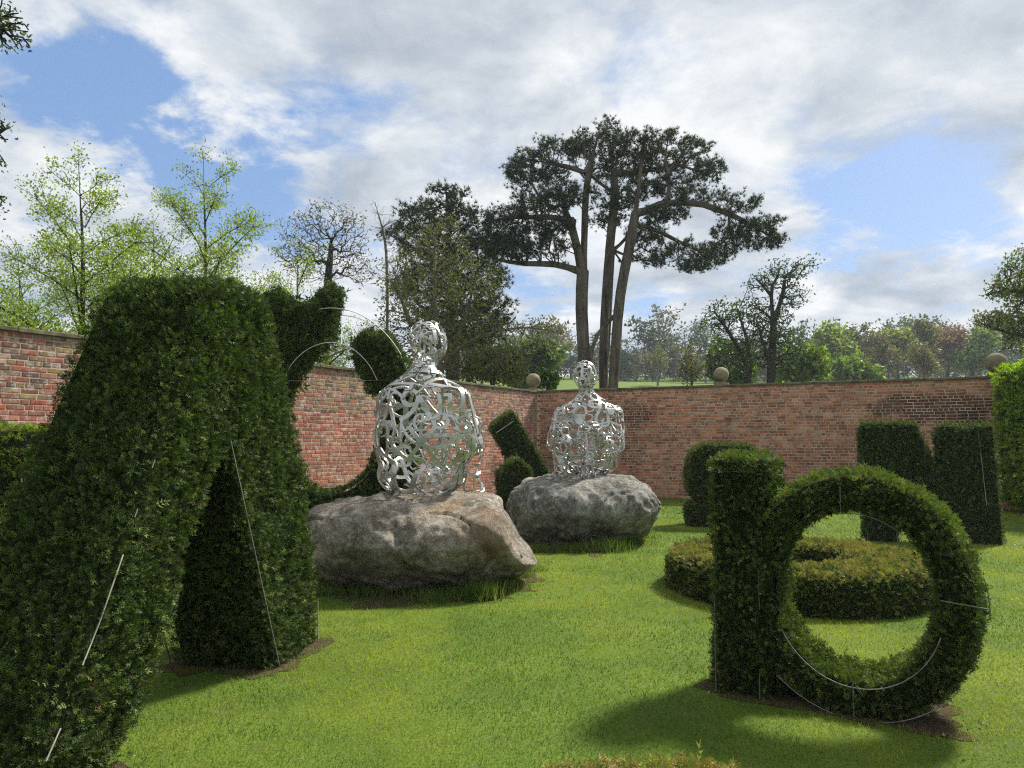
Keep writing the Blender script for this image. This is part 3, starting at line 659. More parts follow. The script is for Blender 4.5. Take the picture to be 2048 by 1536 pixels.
# ------------------------------------------------------------------ seated figures built from letters
def body_mesh():
    bm = bmesh.new()
    def el(c, r): bmesh.ops.create_icosphere(bm, subdivisions=3, radius=1, matrix=Matrix.Translation(c) @ Matrix.Diagonal((*r, 1)))
    def cap(a, b, ra, rb, n=7):
        a, b = Vector(a), Vector(b)
        for i in range(n+1): t = i/n; q = a.lerp(b, t); r = ra+(rb-ra)*t; el(q, (r, r, r))
    el((0, -.06, .26), (.50, .42, .27)); el((0, -.06, .68), (.575, .40, .66)); el((0, -.07, 1.06), (.53, .36, .36)); el((0, -.05, 1.28), (.27, .22, .22)); el((0, -.12, .55), (.46, .34, .42)); el((0, -.12, .95), (.47, .31, .42)); el((0, -.08, 1.16), (.34, .26, .25))
    for s in (-1, 1):
        el((s*.36, -.08, 1.10), (.19, .21, .20))
        cap((s*.44, -.07, 1.10), (s*.53, .06, .60), .165, .15); cap((s*.53, .08, .58), (s*.10, .60, .62), .14, .10)
        cap((s*.24, .0, .26), (s*.25, .50, .80), .22, .17); cap((s*.25, .53, .78), (s*.23, .60, .10), .16, .11); el((s*.24, .66, .07), (.11, .2, .08))
    cap((0, -.05, 1.32), (0, .0, 1.62), .15, .125, 5); el((0, .03, 1.80), (.195, .235, .255)); el((0, .16, 1.70), (.12, .12, .13))
    me = bm_mesh('tmp', bm); o = bpy.data.objects.new('tmp', me); COL.objects.link(o)
    r = o.modifiers.new('r', 'REMESH'); r.mode = 'VOXEL'; r.voxel_size = .028
    s = o.modifiers.new('s', 'SMOOTH'); s.factor = .6; s.iterations = 10
    dg = bpy.context.evaluated_depsgraph_get(); ev = o.evaluated_get(dg); m2 = bpy.data.meshes.new_from_object(ev)
    V = np.array([v.co[:] for v in m2.vertices]); Fp = [tuple(p.vertices) for p in m2.polygons]
    bpy.data.objects.remove(o); bpy.data.meshes.remove(me); bpy.data.meshes.remove(m2)
    return V, Fp
BV, BF = body_mesh()
BT = np.array([t for p in BF for t in ([(p[0], p[1], p[2]), (p[0], p[2], p[3])] if len(p) == 4 else [p])]); BTRI = BV[BT]
BVH = BVHTree.FromPolygons([Vector(v) for v in BV], BF)
GLYPHS = list('ASXOJRQGBPSCUDGRSYKZ') + list('aegs&35269@2836') + list('風枝文心水') + list('שעאלםק') + list('ΩΨΦλδθξβ') + list('ЖЯДФЮ') + list('अकऔहङ') + list('あのかなめぬ') + list('உஇஅ') + list('ൠഉ') + list('ขชฐ')
_gc = {}
def glyph(ch):
    if ch in _gc: return _gc[ch]
    cu = bpy.data.curves.new('g', 'FONT'); cu.body = ch; cu.extrude = .5; cu.resolution_u = 3; cu.offset = -.006
    o = bpy.data.objects.new('g', cu); COL.objects.link(o)
    dg = bpy.context.evaluated_depsgraph_get(); dg.update(); me = bpy.data.meshes.new_from_object(o.evaluated_get(dg))
    bm = bmesh.new(); bm.from_mesh(me); bpy.data.objects.remove(o); bpy.data.curves.remove(cu); bpy.data.meshes.remove(me)
    if not bm.verts: bm.free(); _gc[ch] = None; return None
    bmesh.ops.remove_doubles(bm, verts=bm.verts[:], dist=1e-4)
    for v in bm.verts: v.co.z = .5 if v.co.z > 0 else -.5
    bmesh.ops.triangulate(bm, faces=bm.faces[:])
    for it in range(3):
        ed = [e for e in bm.edges if (e.verts[0].co.xy-e.verts[1].co.xy).length > .16]
        if not ed: break
        bmesh.ops.subdivide_edges(bm, edges=ed, cuts=1); bmesh.ops.triangulate(bm, faces=[f for f in bm.faces if len(f.verts) > 3])
    bm.verts.index_update()
    V = np.array([v.co[:] for v in bm.verts]); Fc = np.array([[v.index for v in f.verts] for f in bm.faces]); bm.free()
    lo, hi = V[:, :2].min(0), V[:, :2].max(0); V[:, :2] -= (lo+hi)/2; h = max(hi[1]-lo[1], (hi[0]-lo[0])*.8); V[:, :2] /= h
    _gc[ch] = (V, Fc); return _gc[ch]
def letter_figure(loc, rz, sc, label, seed):
    rs = random.Random(seed); root = empty('letter_sculpture', loc, rz, label, 'sculpture', 'seated letter figures')
    root.scale = (sc*1.05, sc*1.05, sc)
    placed = []; st = np.random.default_rng(seed)
    a = np.linalg.norm(np.cross(BTRI[:, 1]-BTRI[:, 0], BTRI[:, 2]-BTRI[:, 0]), axis=1); pr = a/a.sum()
    for (size, count, sep) in ((.33, 95, .80), (.22, 160, .80), (.13, 190, .80)):
        got = 0
        for tr in range(count*14):
            if got >= count: break
            t = BTRI[st.choice(len(BTRI), p=pr)]; u, w = st.random(), st.random()
            if u+w > 1: u, w = 1-u, 1-w
            p = t[0]+u*(t[1]-t[0])+w*(t[2]-t[0])
            if p[2] < .06: continue
            s = size*rs.uniform(.85, 1.2)
            if p[2] > 1.36: s *= .72
            if any(np.linalg.norm(p-q) < sep*.5*(s+r)*.93 for q, r in placed): continue
            g = None
            while g is None: g = glyph(rs.choice(GLYPHS))
            n = norm(np.cross(t[1]-t[0], t[2]-t[0])); up = V3((0, 0, 1)) if abs(n[2]) < .85 else V3((0, 1, 0))
            x = norm(np.cross(up, n)); y = np.cross(n, x); ang = rs.choice((0, 0, 0, 0, rs.uniform(-.25, .25), rs.uniform(-.5, .5), math.pi/2, math.pi))
            x, y = x*math.cos(ang)+y*math.sin(ang), -x*math.sin(ang)+y*math.cos(ang)
            V, Fc = g; th = .008; lift = rs.uniform(-.016, .016); W = np.empty_like(V)
            base = p + s*1.22*(V[:, :1]*x + V[:, 1:2]*y)
            for i in range(len(V)):
                q, nn, _, _ = BVH.find_nearest(Vector(base[i])); W[i] = V3(q)+V3(nn)*(V[i, 2]*2*th+lift)
            W[:, 2] = np.maximum(W[:, 2], .0)
            link('letter', np_mesh('letter', W, Fc), M_STEEL, root)
            placed.append((p, s)); got += 1
    return root
s1 = P(848, 990, 8.2); s2 = P(1174, 948, 11.7)
letter_figure((s1.x, 8.25, .955), math.radians(-28), 1.0, 'silver seated figure of metal letters turned away on the nearer boulder', 4)
letter_figure((s2.x, 11.75, .99), math.radians(155), .94, 'silver seated figure of metal letters on the farther boulder by wall', 12)

# ------------------------------------------------------------------ trees
def resample(path, step):
    path = V3(path); out = [path[0]]
    for a, b in zip(path[:-1], path[1:]):
        n = max(1, int(np.linalg.norm(b-a)/step))
        for i in range(1, n+1): out.append(a+(b-a)*i/n)
    out = V3(out)
    for _ in range(2):
        if len(out) > 3: out[1:-1] = .5*out[1:-1]+.25*(out[:-2]+out[2:])
    return out
def skeleton(guides, att, bf=.35, step=.5, jit=.08, discount=.35):
    """balanced minimum spanning tree through the crown points; guides = trunk and limb polylines"""
    pos, par, pl = [], [], []
    for (path, root) in guides:
        q = resample(path, step)
        if root: prev = -1; start = 0
        else:
            d = np.linalg.norm(V3(pos)-q[0], axis=1); prev = int(np.argmin(d)); start = 1 if d[prev] < step*.4 else 0
        for k in range(start, len(q)):
            pos.append(q[k]); par.append(prev); pl.append((pl[prev]+np.linalg.norm(q[k]-pos[prev])*discount) if prev >= 0 else 0.0); prev = len(pos)-1
    pos = V3(pos); pl = np.array(pl); n0 = len(pos); n = len(att)
    d = np.linalg.norm(att[:, None]-pos[None], axis=2)+bf*pl[None]; best = d.argmin(1); cost = d.min(1)
    done = np.zeros(n, bool); allp = np.concatenate([pos, att]); allpl = np.concatenate([pl, np.zeros(n)]); par = par+[-1]*n
    for _ in range(n):
        j = int(np.argmin(np.where(done, 1e9, cost))); done[j] = True; b = int(best[j]); par[n0+j] = b
        allpl[n0+j] = allpl[b]+np.linalg.norm(att[j]-allp[b])
        c = np.linalg.norm(att-att[j], axis=1)+bf*allpl[n0+j]; m = (c < cost) & ~done; cost[m] = c[m]; best[m] = n0+j
    par = np.array(par)
    # break long twigs with a kink
    kids = np.where(par >= n0-0)[0]; kids = np.arange(n0, n0+n); L = np.linalg.norm(allp[kids]-allp[par[kids]], axis=1)
    lng = kids[L > step*.5]; mid = .5*(allp[lng]+allp[par[lng]])+rng.normal(size=(len(lng), 3))*jit*L[L > step*.5][:, None]
    m0 = len(allp); allp = np.concatenate([allp, mid]); par = np.concatenate([par, par[lng]]); par[lng] = m0+np.arange(len(lng))
    return allp, par
def radii(pos, par, R, rt, kx):
    n = len(pos); ch = [[] for _ in range(n)]; roots = []
    for i, p in enumerate(par):
        if p >= 0: ch[p].append(i)
        else: roots.append(i)
    cnt = np.zeros(n); order = []
    st = list(roots)
    while st: i = st.pop(); order.append(i); st.extend(ch[i])
    rootof = np.zeros(n, int)
    for i in order: rootof[i] = i if par[i] < 0 else rootof[par[i]]
    for i in reversed(order): cnt[i] = max(1, sum(cnt[c] for c in ch[i]))
    Rm = {r: (R[k] if isinstance(R, (list, tuple)) else R) for k, r in enumerate(roots)}
    r = np.array([max(rt, Rm[rootof[i]]*(cnt[i]/cnt[rootof[i]])**kx) for i in range(n)])
    tips = np.array([i for i in range(n) if not ch[i]])
    return r, tips, cnt
def branch_mesh(pos, par, r, name='trunk'):
    Vs, Fs, off = [], [], 0
    e = np.where(par >= 0)[0]; a, b = pos[par[e]], pos[e]; rb = r[e]; ra = np.minimum(r[par[e]], rb*1.35)
    for lo, hi, s in ((.07, 9e9, 9), (.022, .07, 5), (0, .022, 3)):
        m = (rb >= lo) & (rb < hi)
        if not m.any(): continue
        A, B, r0, r1 = a[m], b[m], ra[m], rb[m]; d = norm(B-A); B = B+d*(r1*.25)[:, None]; r1 = r1*.97
        x = norm(np.cross(d, np.where(np.abs(d[:, 2:3]) < .9, V3((0, 0, 1)), V3((1, 0, 0))))); y = np.cross(d, x)
        t = 2*np.pi*np.arange(s)/s; cs = np.cos(t)[None, :, None]*x[:, None]+np.sin(t)[None, :, None]*y[:, None]
        v = np.stack([A[:, None]+cs*r0[:, None, None], B[:, None]+cs*r1[:, None, None]], 1); n = len(A)
        k = np.arange(s); q = np.stack([k, (k+1) % s, s+(k+1) % s, s+k], -1)
        Fs.append((q[None]+(np.arange(n)*2*s)[:, None, None]).reshape(-1, 4)+off); Vs.append(v.reshape(-1, 3)); off += n*2*s
    return np.concatenate(Vs), np.concatenate(Fs)
LEAF = (V3([(0, 0, 0), (.32, .05, .5), (0, .12, 1), (-.32, .05, .5)]), np.array([(0, 1, 2, 3)]))
def pair_leaf():
    v, f = LEAF; R = V3([[.5, 0, .866], [0, 1, 0], [-.866, 0, .5]])
    return np.concatenate([v, (v@R.T)*.9]), np.concatenate([f, f+4])
LEAF3 = pair_leaf()
def needle_tuft(n=9):
    v, f = [], []
    for k in range(n):
        t = 2.39996*k; e = .25+.75*(k/n); d = norm(V3((math.cos(t)*math.sin(1.2*e), math.sin(t)*math.sin(1.2*e), math.cos(1.2*e)))); s = norm(np.cross(d, (.3, .2, .9)))*.075
        o = len(v); v += [-s, d*1.0, s]; f.append((o, o+1, o+2))
    return np.array(v), np.array(f)
TUFT = needle_tuft()
def crown_points(lobes, n, shell=.5):
    """lobes: (centre, radii); points fill the lobes, denser towards their surface"""
    vol = np.array([r[0]*r[1]*r[2] for _, r in lobes])**.8; idx = rng.choice(len(lobes), n, p=vol/vol.sum())
    d = norm(rng.normal(size=(n, 3))); rad = rng.random(n)**(1/3*(1-shell)+.02)
    return V3([lobes[i][0] for i in idx])+d*rad[:, None]*V3([lobes[i][1] for i in idx])
def px_lobes(lst, Y, deep=1.0):
    """(px, py, rx, ry, dy): crown lobes measured on the photograph, given a real depth"""
    out = []
    for (x, y, rx, ry, dy) in lst:
        k = pxm(Y); q = P(x, y, Y+dy); out.append((V3(q), V3((rx*k, (rx+ry)*.5*k*deep, ry*k))))
    return out
def px_path(lst, Y, dy=(0, 0)):
    n = len(lst); return [V3(P(x, y, Y+dy[0]+(dy[1]-dy[0])*i/max(n-1, 1))) for i, (x, y) in enumerate(lst)]
def pal_pick(pal, n, lo=.75, hi=1.3): pal = V3(pal); return pal[rng.integers(len(pal), size=n)]*rng.uniform(lo, hi, (n, 1))
def make_tree(name, label, guides, lobes, n, bark, R, rt, kx, leaves, pal, lsize, template=LEAF3, mat=None, spread=.25, bf=.35, step=.5, shell=.5, up=.4, group=None, tipfrac=1.0, extra=None, jit=.08, cat='tree', frac_pts=None, smooth_leaf=0):
    att = crown_points(lobes, n, shell)
    if extra is not None: att = np.concatenate([att, extra])
    pos, par = skeleton(guides, att, bf, step, jit); r, tips, cnt = radii(pos, par, R, rt, kx)
    base = guides[0][0][0]; root = empty(name, tuple(base), 0, label, cat, group)
    v, f = branch_mesh(pos, par, r); link('trunk', np_mesh('trunk', v-base, f), bark, root, smooth=True)
    if leaves:
        small = np.where(cnt <= 3)[0]; i = rng.choice(small, leaves); p = pos[i]+rng.normal(size=(leaves, 3))*spread
        dirn = norm(pos[i]-pos[np.maximum(par[i], 0)]); ax = dirn*.6+rng.normal(size=(leaves, 3))*.6+V3((0, 0, up))
        clump = fbm(p*.9, 2, 3); c = pal_pick(pal, leaves)*(.75+.5*clump)[:, None]
        v, f, cc = scatter(template, p-base, ax, lsize*rng.uniform(.6, 1.35, leaves), c)
        link('crown', np_mesh('crown', v, f, cc), mat or M_LEAF, root, kind='stuff')
    return root
P_LIME = [(.26,.33,.03),(.30,.36,.04),(.20,.28,.03),(.30,.32,.05),(.16,.22,.03)]
P_OLIVE = [(.10,.115,.03),(.13,.13,.04),(.08,.095,.025),(.15,.14,.05)]
P_PINE = [(.026,.048,.018),(.034,.058,.020),(.044,.066,.022),(.020,.038,.016),(.054,.072,.024)]
P_DARK = [(.05,.085,.022),(.065,.10,.028),(.08,.115,.03),(.04,.07,.02)]
P_FRESH = [(.16,.25,.025),(.20,.29,.03),(.13,.21,.025),(.23,.31,.04)]
P_BUD = [(.16,.12,.07),(.20,.15,.08),(.13,.11,.06),(.18,.16,.07)]
P_RED = [(.20,.105,.075),(.24,.14,.10),(.17,.10,.07)]
# limes behind the left wall
def lime(px, topy, Y, W, label, seed, low=640, n=2800, lv=30000, pal=P_LIME):
    k = pxm(Y); b = P(px, HOR, Y); base = V3((b.x, Y, 0)); top = V3(P(px+6, topy, Y)); H = top[2]
    tr = [base, base+V3((.05, 0, H*.4)), base+V3((-.05, .05, H*.7)), top]
    guides, lobes = [(tr, True)], []
    nl = 22
    for i in range(nl):
        t = .16+.72*i/(nl-1); reach = W*k*min(1.0, (1.04-t)*1.5)*random.uniform(.75, 1.1); a = i*2.399+random.uniform(-.4, .4); ri = random.uniform(.55, .95)*reach
        p0 = base+V3((0, 0, H*t)); d = V3((math.cos(a), math.sin(a), 0))
        p1 = p0+d*reach*.45+V3((0, 0, ri*.55)); p2 = p0+d*reach+V3((0, 0, ri))
        if p2[2] > H*.99: p2[2] = H*.99
        guides.append(([p0, p1, p2], False))
        for u, rr in ((.45, .20), (.75, .26), (1.0, .26)):
            q = p0*(1-u)+p2*u; lobes.append((q+V3((0, 0, .1)), V3((reach*rr+.15, reach*rr+.15, reach*rr*.7+.15))))
    lobes.append((top-V3((0, 0, .3)), V3((.3, .3, .4))))
    return make_tree('lime_tree', label, guides, lobes, n, M_BARK_D, .13, .005, .52, lv, pal, .062, template=LEAF, spread=.085, bf=.6, step=.35, shell=.1, up=.5)
lime(150, 300, 17.0, 215, 'sparse pale green lime tree behind the wall at far left', 1)
lime(400, 292, 19.5, 190, 'sparse pale green lime tree rising behind the letter A', 2)
lime(590, 470, 24.0, 160, 'low fresh green tree behind the shaggy letter O', 3, n=1500, lv=14000, pal=P_LIME)
lime(300, 425, 23.0, 165, 'small fresh green tree between the two pale lime trees', 4, n=1500, lv=14000, pal=P_FRESH)
lime(30, 500, 22.0, 140, 'leafy green tree low over the wall at the left edge', 6, n=1300, lv=11000, pal=P_FRESH)
# overhanging boughs of a tree standing just outside the frame
Yb = 9.0
bq = V3((-9.2, Yb, 0)); 
make_tree('overhanging_tree', 'dark leafy twigs hanging in from the upper left corner', [([bq, bq+V3((.1, 0, 4)), bq+V3((.2, .1, 8))], True), ([bq+V3((.15, 0, 5.2)), V3(P(-120, 40, Yb)), V3(P(-20, 40, Yb))], False), ([bq+V3((.1, 0, 4.0)), V3(P(-140, 240, Yb)), V3(P(-20, 270, Yb))], False)],
          px_lobes([(-20, 20, 45, 45, 0), (25, 60, 42, 42, .1), (-60, 60, 50, 60, .3), (-10, 250, 26, 50, 0), (-20, 320, 32, 30, .2), (-80, 200, 60, 100, .3), (-20, 410, 30, 40, .3)], Yb), 520, M_BARK_D, .16, .004, .5, 1500, P_DARK, .04, spread=.04, step=.3, bf=.5, shell=.1)
# bare branching tree
bY = 30; b = V3((P(650, HOR, bY).x, bY, .5))
make_tree('bare_tree', 'nearly bare twiggy tree against the blue sky behind letter O', [([b, V3(P(652, 650, bY)), V3(P(655, 560, bY)), V3(P(662, 500, bY))], True)],
          px_lobes([(655, 440, 60, 42, 0), (600, 468, 48, 45, 1), (708, 470, 36, 50, -1), (640, 520, 90, 50, .5), (722, 535, 35, 40, 0), (575, 510, 30, 30, 0)], bY), 1300, M_BARK_D, .17, .010, .55, 1500, P_BUD, .08, spread=.12, bf=.32, step=.5, shell=.0, jit=.14)
# dark pine behind the twiggy tree
bY = 34; b = V3((P(905, HOR, bY).x, bY, .8))
make_tree('pine_tree', 'dense dark pine behind the twiggy olive tree', [([b, V3(P(905, 650, bY)), V3(P(900, 500, bY)), V3(P(893, 385, bY))], True)],
          px_lobes([(895, 392, 45, 24, 0), (830, 415, 48, 18, .5), (930, 420, 45, 22, -.5), (880, 445, 90, 28, 0), (800, 470, 45, 22, .6), (960, 470, 45, 28, -.5), (905, 510, 110, 32, .4), (960, 560, 60, 35, 0), (860, 570, 90, 40, 0), (985, 620, 45, 40, -.4), (920, 650, 100, 50, 0)], bY, 1.2), 900, M_BARK_D, .34, .014, .45, 6500, P_PINE, .24, TUFT, M_PINE, .14, .5, step=.6, shell=.2)
# big Scots pine on several trunks
pY = 30.0
PT = lambda l, d=(0, 0): px_path(l, pY, d)
def down(px, d=0): q = P(px, 790, pY+d); return (px, 830)
guides = [
 (PT([(1170, 840), (1169, 700), (1161, 620), (1166, 545), (1170, 470), (1169, 380), (1178, 325), (1195, 275)]), True),
 (PT([(1208, 840), (1207, 690), (1211, 600), (1216, 540), (1222, 465), (1231, 390), (1236, 350), (1216, 300), (1215, 250)], (.5, .7)), True),
 (PT([(1222, 840), (1233, 680), (1238, 590), (1250, 535), (1266, 466), (1276, 388), (1283, 320), (1290, 280)], (-.3, -.5)), True),
 (PT([(1200, 840), (1216, 700), (1219, 640), (1222, 560), (1226, 500)], (1.0, .9)), True),
 (PT([(1183, 840), (1180, 690), (1190, 668), (1210, 650), (1232, 628)], (-.5, -.3)), True),
 (PT([(1164, 545), (1154, 500), (1148, 440), (1130, 420)], (0, -.6)), False),
 (PT([(1160, 545), (1138, 533), (1110, 523), (1080, 528), (1054, 530), (1020, 526), (985, 518), (955, 508)], (0, -1.5)), False),
 (PT([(1272, 437), (1290, 420), (1310, 408), (1350, 397), (1410, 401), (1460, 425), (1510, 452), (1552, 480)], (-.4, -2)), False),
 (PT([(1268, 450), (1290, 446), (1320, 460), (1350, 482), (1397, 506), (1446, 520)], (-.3, 1.5)), False),
 (PT([(1336, 398), (1344, 370), (1338, 338), (1330, 320)], (-1, -.6)), False),
 (PT([(1147, 440), (1100, 425), (1040, 434), (985, 440)], (-.6, -1.6)), False),
 (PT([(1170, 345), (1147, 334), (1107, 325), (1060, 320)], (0, 1.2)), False),
 (PT([(1236, 352), (1262, 345), (1300, 340), (1360, 330), (1410, 330)], (.6, 2)), False),
 (PT([(1230, 400), (1205, 370), (1180, 350)], (.7, 1.6)), False)]
pl_ = px_lobes([(1215, 290, 110, 26, 0), (1130, 300, 85, 22, .8), (1300, 290, 90, 26, -.6), (1215, 252, 26, 22, 0), (1390, 292, 38, 26, .6), (1385, 330, 65, 30, 0), (1425, 345, 35, 26, .4), (1060, 318, 45, 22, .4), (1030, 340, 32, 24, 0), (1250, 340, 110, 26, 1.6), (1130, 388, 70, 22, -.8),
  (1090, 405, 75, 22, -1.2), (1035, 428, 60, 22, -1.4), (985, 440, 40, 24, -1.5), (1000, 480, 50, 32, -1.2), (1060, 470, 50, 34, -.8), (1110, 450, 40, 30, -.5), (1240, 400, 55, 26, .4), (1215, 440, 40, 28, 1.2), (1290, 470, 45, 34, .8), (1330, 430, 50, 24, -1), (1400, 390, 60, 16, -1.4), (1470, 410, 62, 20, -1.7),
  (1520, 450, 42, 22, -2), (1550, 478, 20, 22, -2), (1470, 470, 50, 30, -1.5), (1370, 500, 55, 26, .6), (1420, 520, 35, 26, 1.2), (1340, 375, 60, 26, 0), (1290, 380, 40, 26, 1.4), (1385, 530, 50, 20, .8), (1300, 515, 45, 25, 1), (1500, 485, 32, 28, -1.8), (1100, 495, 60, 25, -.8), (1020, 505, 50, 28, -1.3), (1440, 500, 40, 26, -1), (1040, 365, 30, 30, 0), (1090, 350, 50, 26, .6)], pY, 1.15)
pl_ = [(c, r*V3((1, 1, .72))) for c, r in pl_]
make_tree('scots_pine', 'tall flat-topped pine with several grey trunks behind the back wall', guides, pl_, 2300, M_BARK_P, [.27, .20, .22, .10, .09], .009, .50, 17500, P_PINE, .165, TUFT, M_PINE, .08, .6, step=.7, shell=.1, up=.7, jit=.16)
# twiggy olive tree
bY = 25; b = V3((P(880, HOR, bY).x, bY, .1))
make_tree('twiggy_tree', 'broad twiggy olive-brown tree behind the nearer letter figure', [([b, V3(P(880, 720, bY)), V3(P(868, 600, bY)), V3(P(870, 470, bY))], True), ([V3(P(880, 750, bY)), V3(P(930, 640, bY)), V3(P(950, 560, bY))], False), ([V3(P(878, 740, bY)), V3(P(820, 650, bY)), V3(P(790, 560, bY))], False), ([V3(P(882, 720, bY)), V3(P(960, 670, bY)), V3(P(1060, 650, bY)), V3(P(1120, 668, bY))], False)],
          px_lobes([(870, 500, 80, 55, 0), (800, 560, 55, 60, .5), (940, 570, 70, 60, -.5), (870, 610, 120, 70, 0), (800, 680, 75, 60, .5), (960, 680, 85, 55, -.4), (880, 720, 130, 45, 0), (1070, 655, 55, 22, 0), (1000, 730, 60, 35, -.5), (900, 450, 30, 25, 0)], bY, 1.1), 2300, M_BARK_B, .16, .008, .42, 7500, P_OLIVE+[(.12,.15,.03)], .075, spread=.12, bf=.6, step=.4, shell=.15, up=.3)
bY = 27; b = V3((P(770, HOR, bY).x, bY, .2))
make_tree('bare_sapling', 'thin leafless grey sapling beside the dark pine', [([b, V3(P(775, 600, bY)), V3(P(772, 480, bY)), V3(P(750, 405, bY))], True)], px_lobes([(765, 450, 26, 45, 0), (790, 480, 22, 50, 0), (745, 420, 10, 20, 0)], bY), 160, M_BARK_B, .06, .006, .5, 0, P_BUD, .1, bf=.8, step=.4)
# gnarled tree behind the back wall
bY = 36; Q = lambda l, d=(0, 0): px_path(l, bY, d)
make_tree('gnarled_tree', 'gnarled dark tree leaning in stems behind the back wall', [(Q([(1538, 820), (1542, 760), (1546, 700), (1548, 650), (1546, 620), (1540, 590), (1538, 565), (1556, 550)]), True), (Q([(1495, 830), (1497, 740), (1500, 690), (1490, 660), (1475, 625), (1472, 610)], (.5, .8)), True), (Q([(1500, 745), (1485, 710), (1468, 680), (1445, 645), (1430, 625)], (.4, -.6)), False),
  (Q([(1548, 645), (1560, 605), (1572, 578), (1570, 555)], (0, .6)), False), (Q([(1545, 640), (1525, 622), (1510, 615)], (0, -.6)), False), (Q([(1540, 590), (1525, 570), (1512, 558)], (0, .5)), False), (Q([(1540, 735), (1530, 690), (1520, 668)], (0, -.5)), False)],
  px_lobes([(1570, 535, 40, 20, 0), (1615, 535, 24, 22, .4), (1560, 560, 50, 22, .5), (1515, 570, 26, 24, 0), (1590, 590, 30, 28, 0), (1500, 620, 40, 30, .3), (1440, 630, 36, 30, -.4), (1412, 645, 20, 14, -.5), (1470, 650, 50, 34, 0), (1545, 640, 40, 34, -.3), (1540, 700, 70, 40, 0), (1575, 690, 45, 36, .8), (1480, 710, 60, 40, .4)], bY, 1.1), 1300, M_BARK_D, [.22, .15], .010, .42, 5200, P_DARK, .10, spread=.13, bf=.5, step=.5, shell=.3, up=.2, jit=.16)
# shrubs and trees round the field
def round_tree(name, label, px, py, rx, ry, Y, pal, n=450, lv=2600, ls=.24, bark=M_BARK_D, rr=.2, grp=None, kx=.45, up=.3, rt=.014, base_y=None, bf=.5):
    g = float(hill(np.array([P(px, 800, Y).x]), np.array([float(Y)]))[0]); b = V3((P(px, 800, Y).x, Y, g-.2)); c = V3(P(px, py, Y)); k = pxm(Y)
    lobes = [(c+V3((random.uniform(-.55, .55)*rx*k, random.uniform(-.5, .5)*rx*k, random.uniform(-.55, .6)*ry*k)), V3((rx*k*.5, rx*k*.5, ry*k*.42))) for _ in range(9)]
    mid = c+V3((0, 0, -ry*k*.5)); mid[2] = max(mid[2], b[2]+.4); topp = c+V3((0, 0, ry*k*.35)); topp[2] = max(topp[2], mid[2]+.3)
    return make_tree(name, label, [([b, mid, topp], True)], lobes, n, bark, rr, rt, kx, lv, pal, ls, spread=ls*1.0, bf=bf, step=max(.4, ry*k*.12), shell=.35, up=up, group=grp)
round_tree('field_tree', 'rounded green tree behind the corner stone ball', 1065, 735, 48, 45, 55, P_OLIVE+P_DARK+P_FRESH[:1], 500, 4200, .34)
round_tree('shrub', 'olive shrub behind the left wall near its corner', 985, 735, 60, 42, 26, P_OLIVE, 700, 3400, .12, rr=.1)
round_tree('shrub', 'bright green shoots beside the corner stone ball', 1095, 760, 16, 22, 24.5, P_DARK+P_FRESH[:1], 160, 800, .12, rr=.05)
round_tree('shrub', 'bright yellow-green bush right of the gnarled tree', 1610, 730, 52, 36, 48, P_FRESH+P_OLIVE, 500, 4200, .28)
round_tree('shrub', 'fresh green bush left of the gnarled tree and ball', 1462, 728, 42, 42, 44, P_OLIVE+P_DARK+P_FRESH[:1], 500, 3800, .24)
round_tree('field_tree', 'spindly olive young tree left of the middle stone ball', 1383, 728, 26, 44, 46, P_OLIVE+P_BUD, 420, 900, .13, bark=M_BARK_B, rr=.09, bf=.8)
round_tree('field_tree', 'small pale leaning tree out on the field', 1316, 722, 24, 34, 120, P_OLIVE+P_BUD, 300, 700, .3, bark=M_BARK_B, rr=.2)
YF = 100
for (px, py, rx, ry, Y, pal, lv, ls, bark, lab) in [
  (1672, 700, 44, 58, YF, P_LIME+P_OLIVE, 2600, .42, M_BARK, 'tall airy pale green tree right of the yellow-green bush'),
  (1712, 690, 30, 48, YF+8, P_OLIVE, 900, .42, M_BARK, 'thin half-bare tree next to the airy pale green tree'),
  (1700, 745, 50, 26, 70, P_FRESH+P_OLIVE, 3400, .34, M_BARK_D, 'low yellow-green bush just above the back wall'),
  (1765, 705, 40, 46, YF+4, P_BUD, 900, .4, M_BARK_D, 'dark branched nearly bare tree above the back wall'),
  (1795, 690, 34, 34, YF+14, P_LIME+P_BUD, 2200, .45, M_BARK, 'tree with yellowish new leaves right of the bare one'),
  (1852, 675, 26, 44, YF+4, P_OLIVE+P_BUD, 800, .4, M_BARK_D, 'narrow tall tree with few leaves left of the russet tree'),
  (1895, 690, 44, 52, YF+10, P_RED, 2000, .4, M_BARK, 'broad russet brown budding tree near the right stone ball'),
  (1850, 720, 28, 44, 72, P_BUD, 700, .24, M_BARK_B, 'twiggy upright brown tree close behind the back wall'),
  (1945, 705, 40, 50, YF+6, P_FRESH+P_OLIVE, 3000, .42, M_BARK, 'green tree behind the right stone ball'),
  (1640, 690, 26, 36, YF+16, P_OLIVE, 1400, .42, M_BARK, 'hazy olive tree behind the yellow-green bush')]:
    round_tree('field_tree', lab, px, py, rx, ry, Y, pal, 520, lv, ls, bark, .28, 'trees above the right half of the wall', bf=.7)
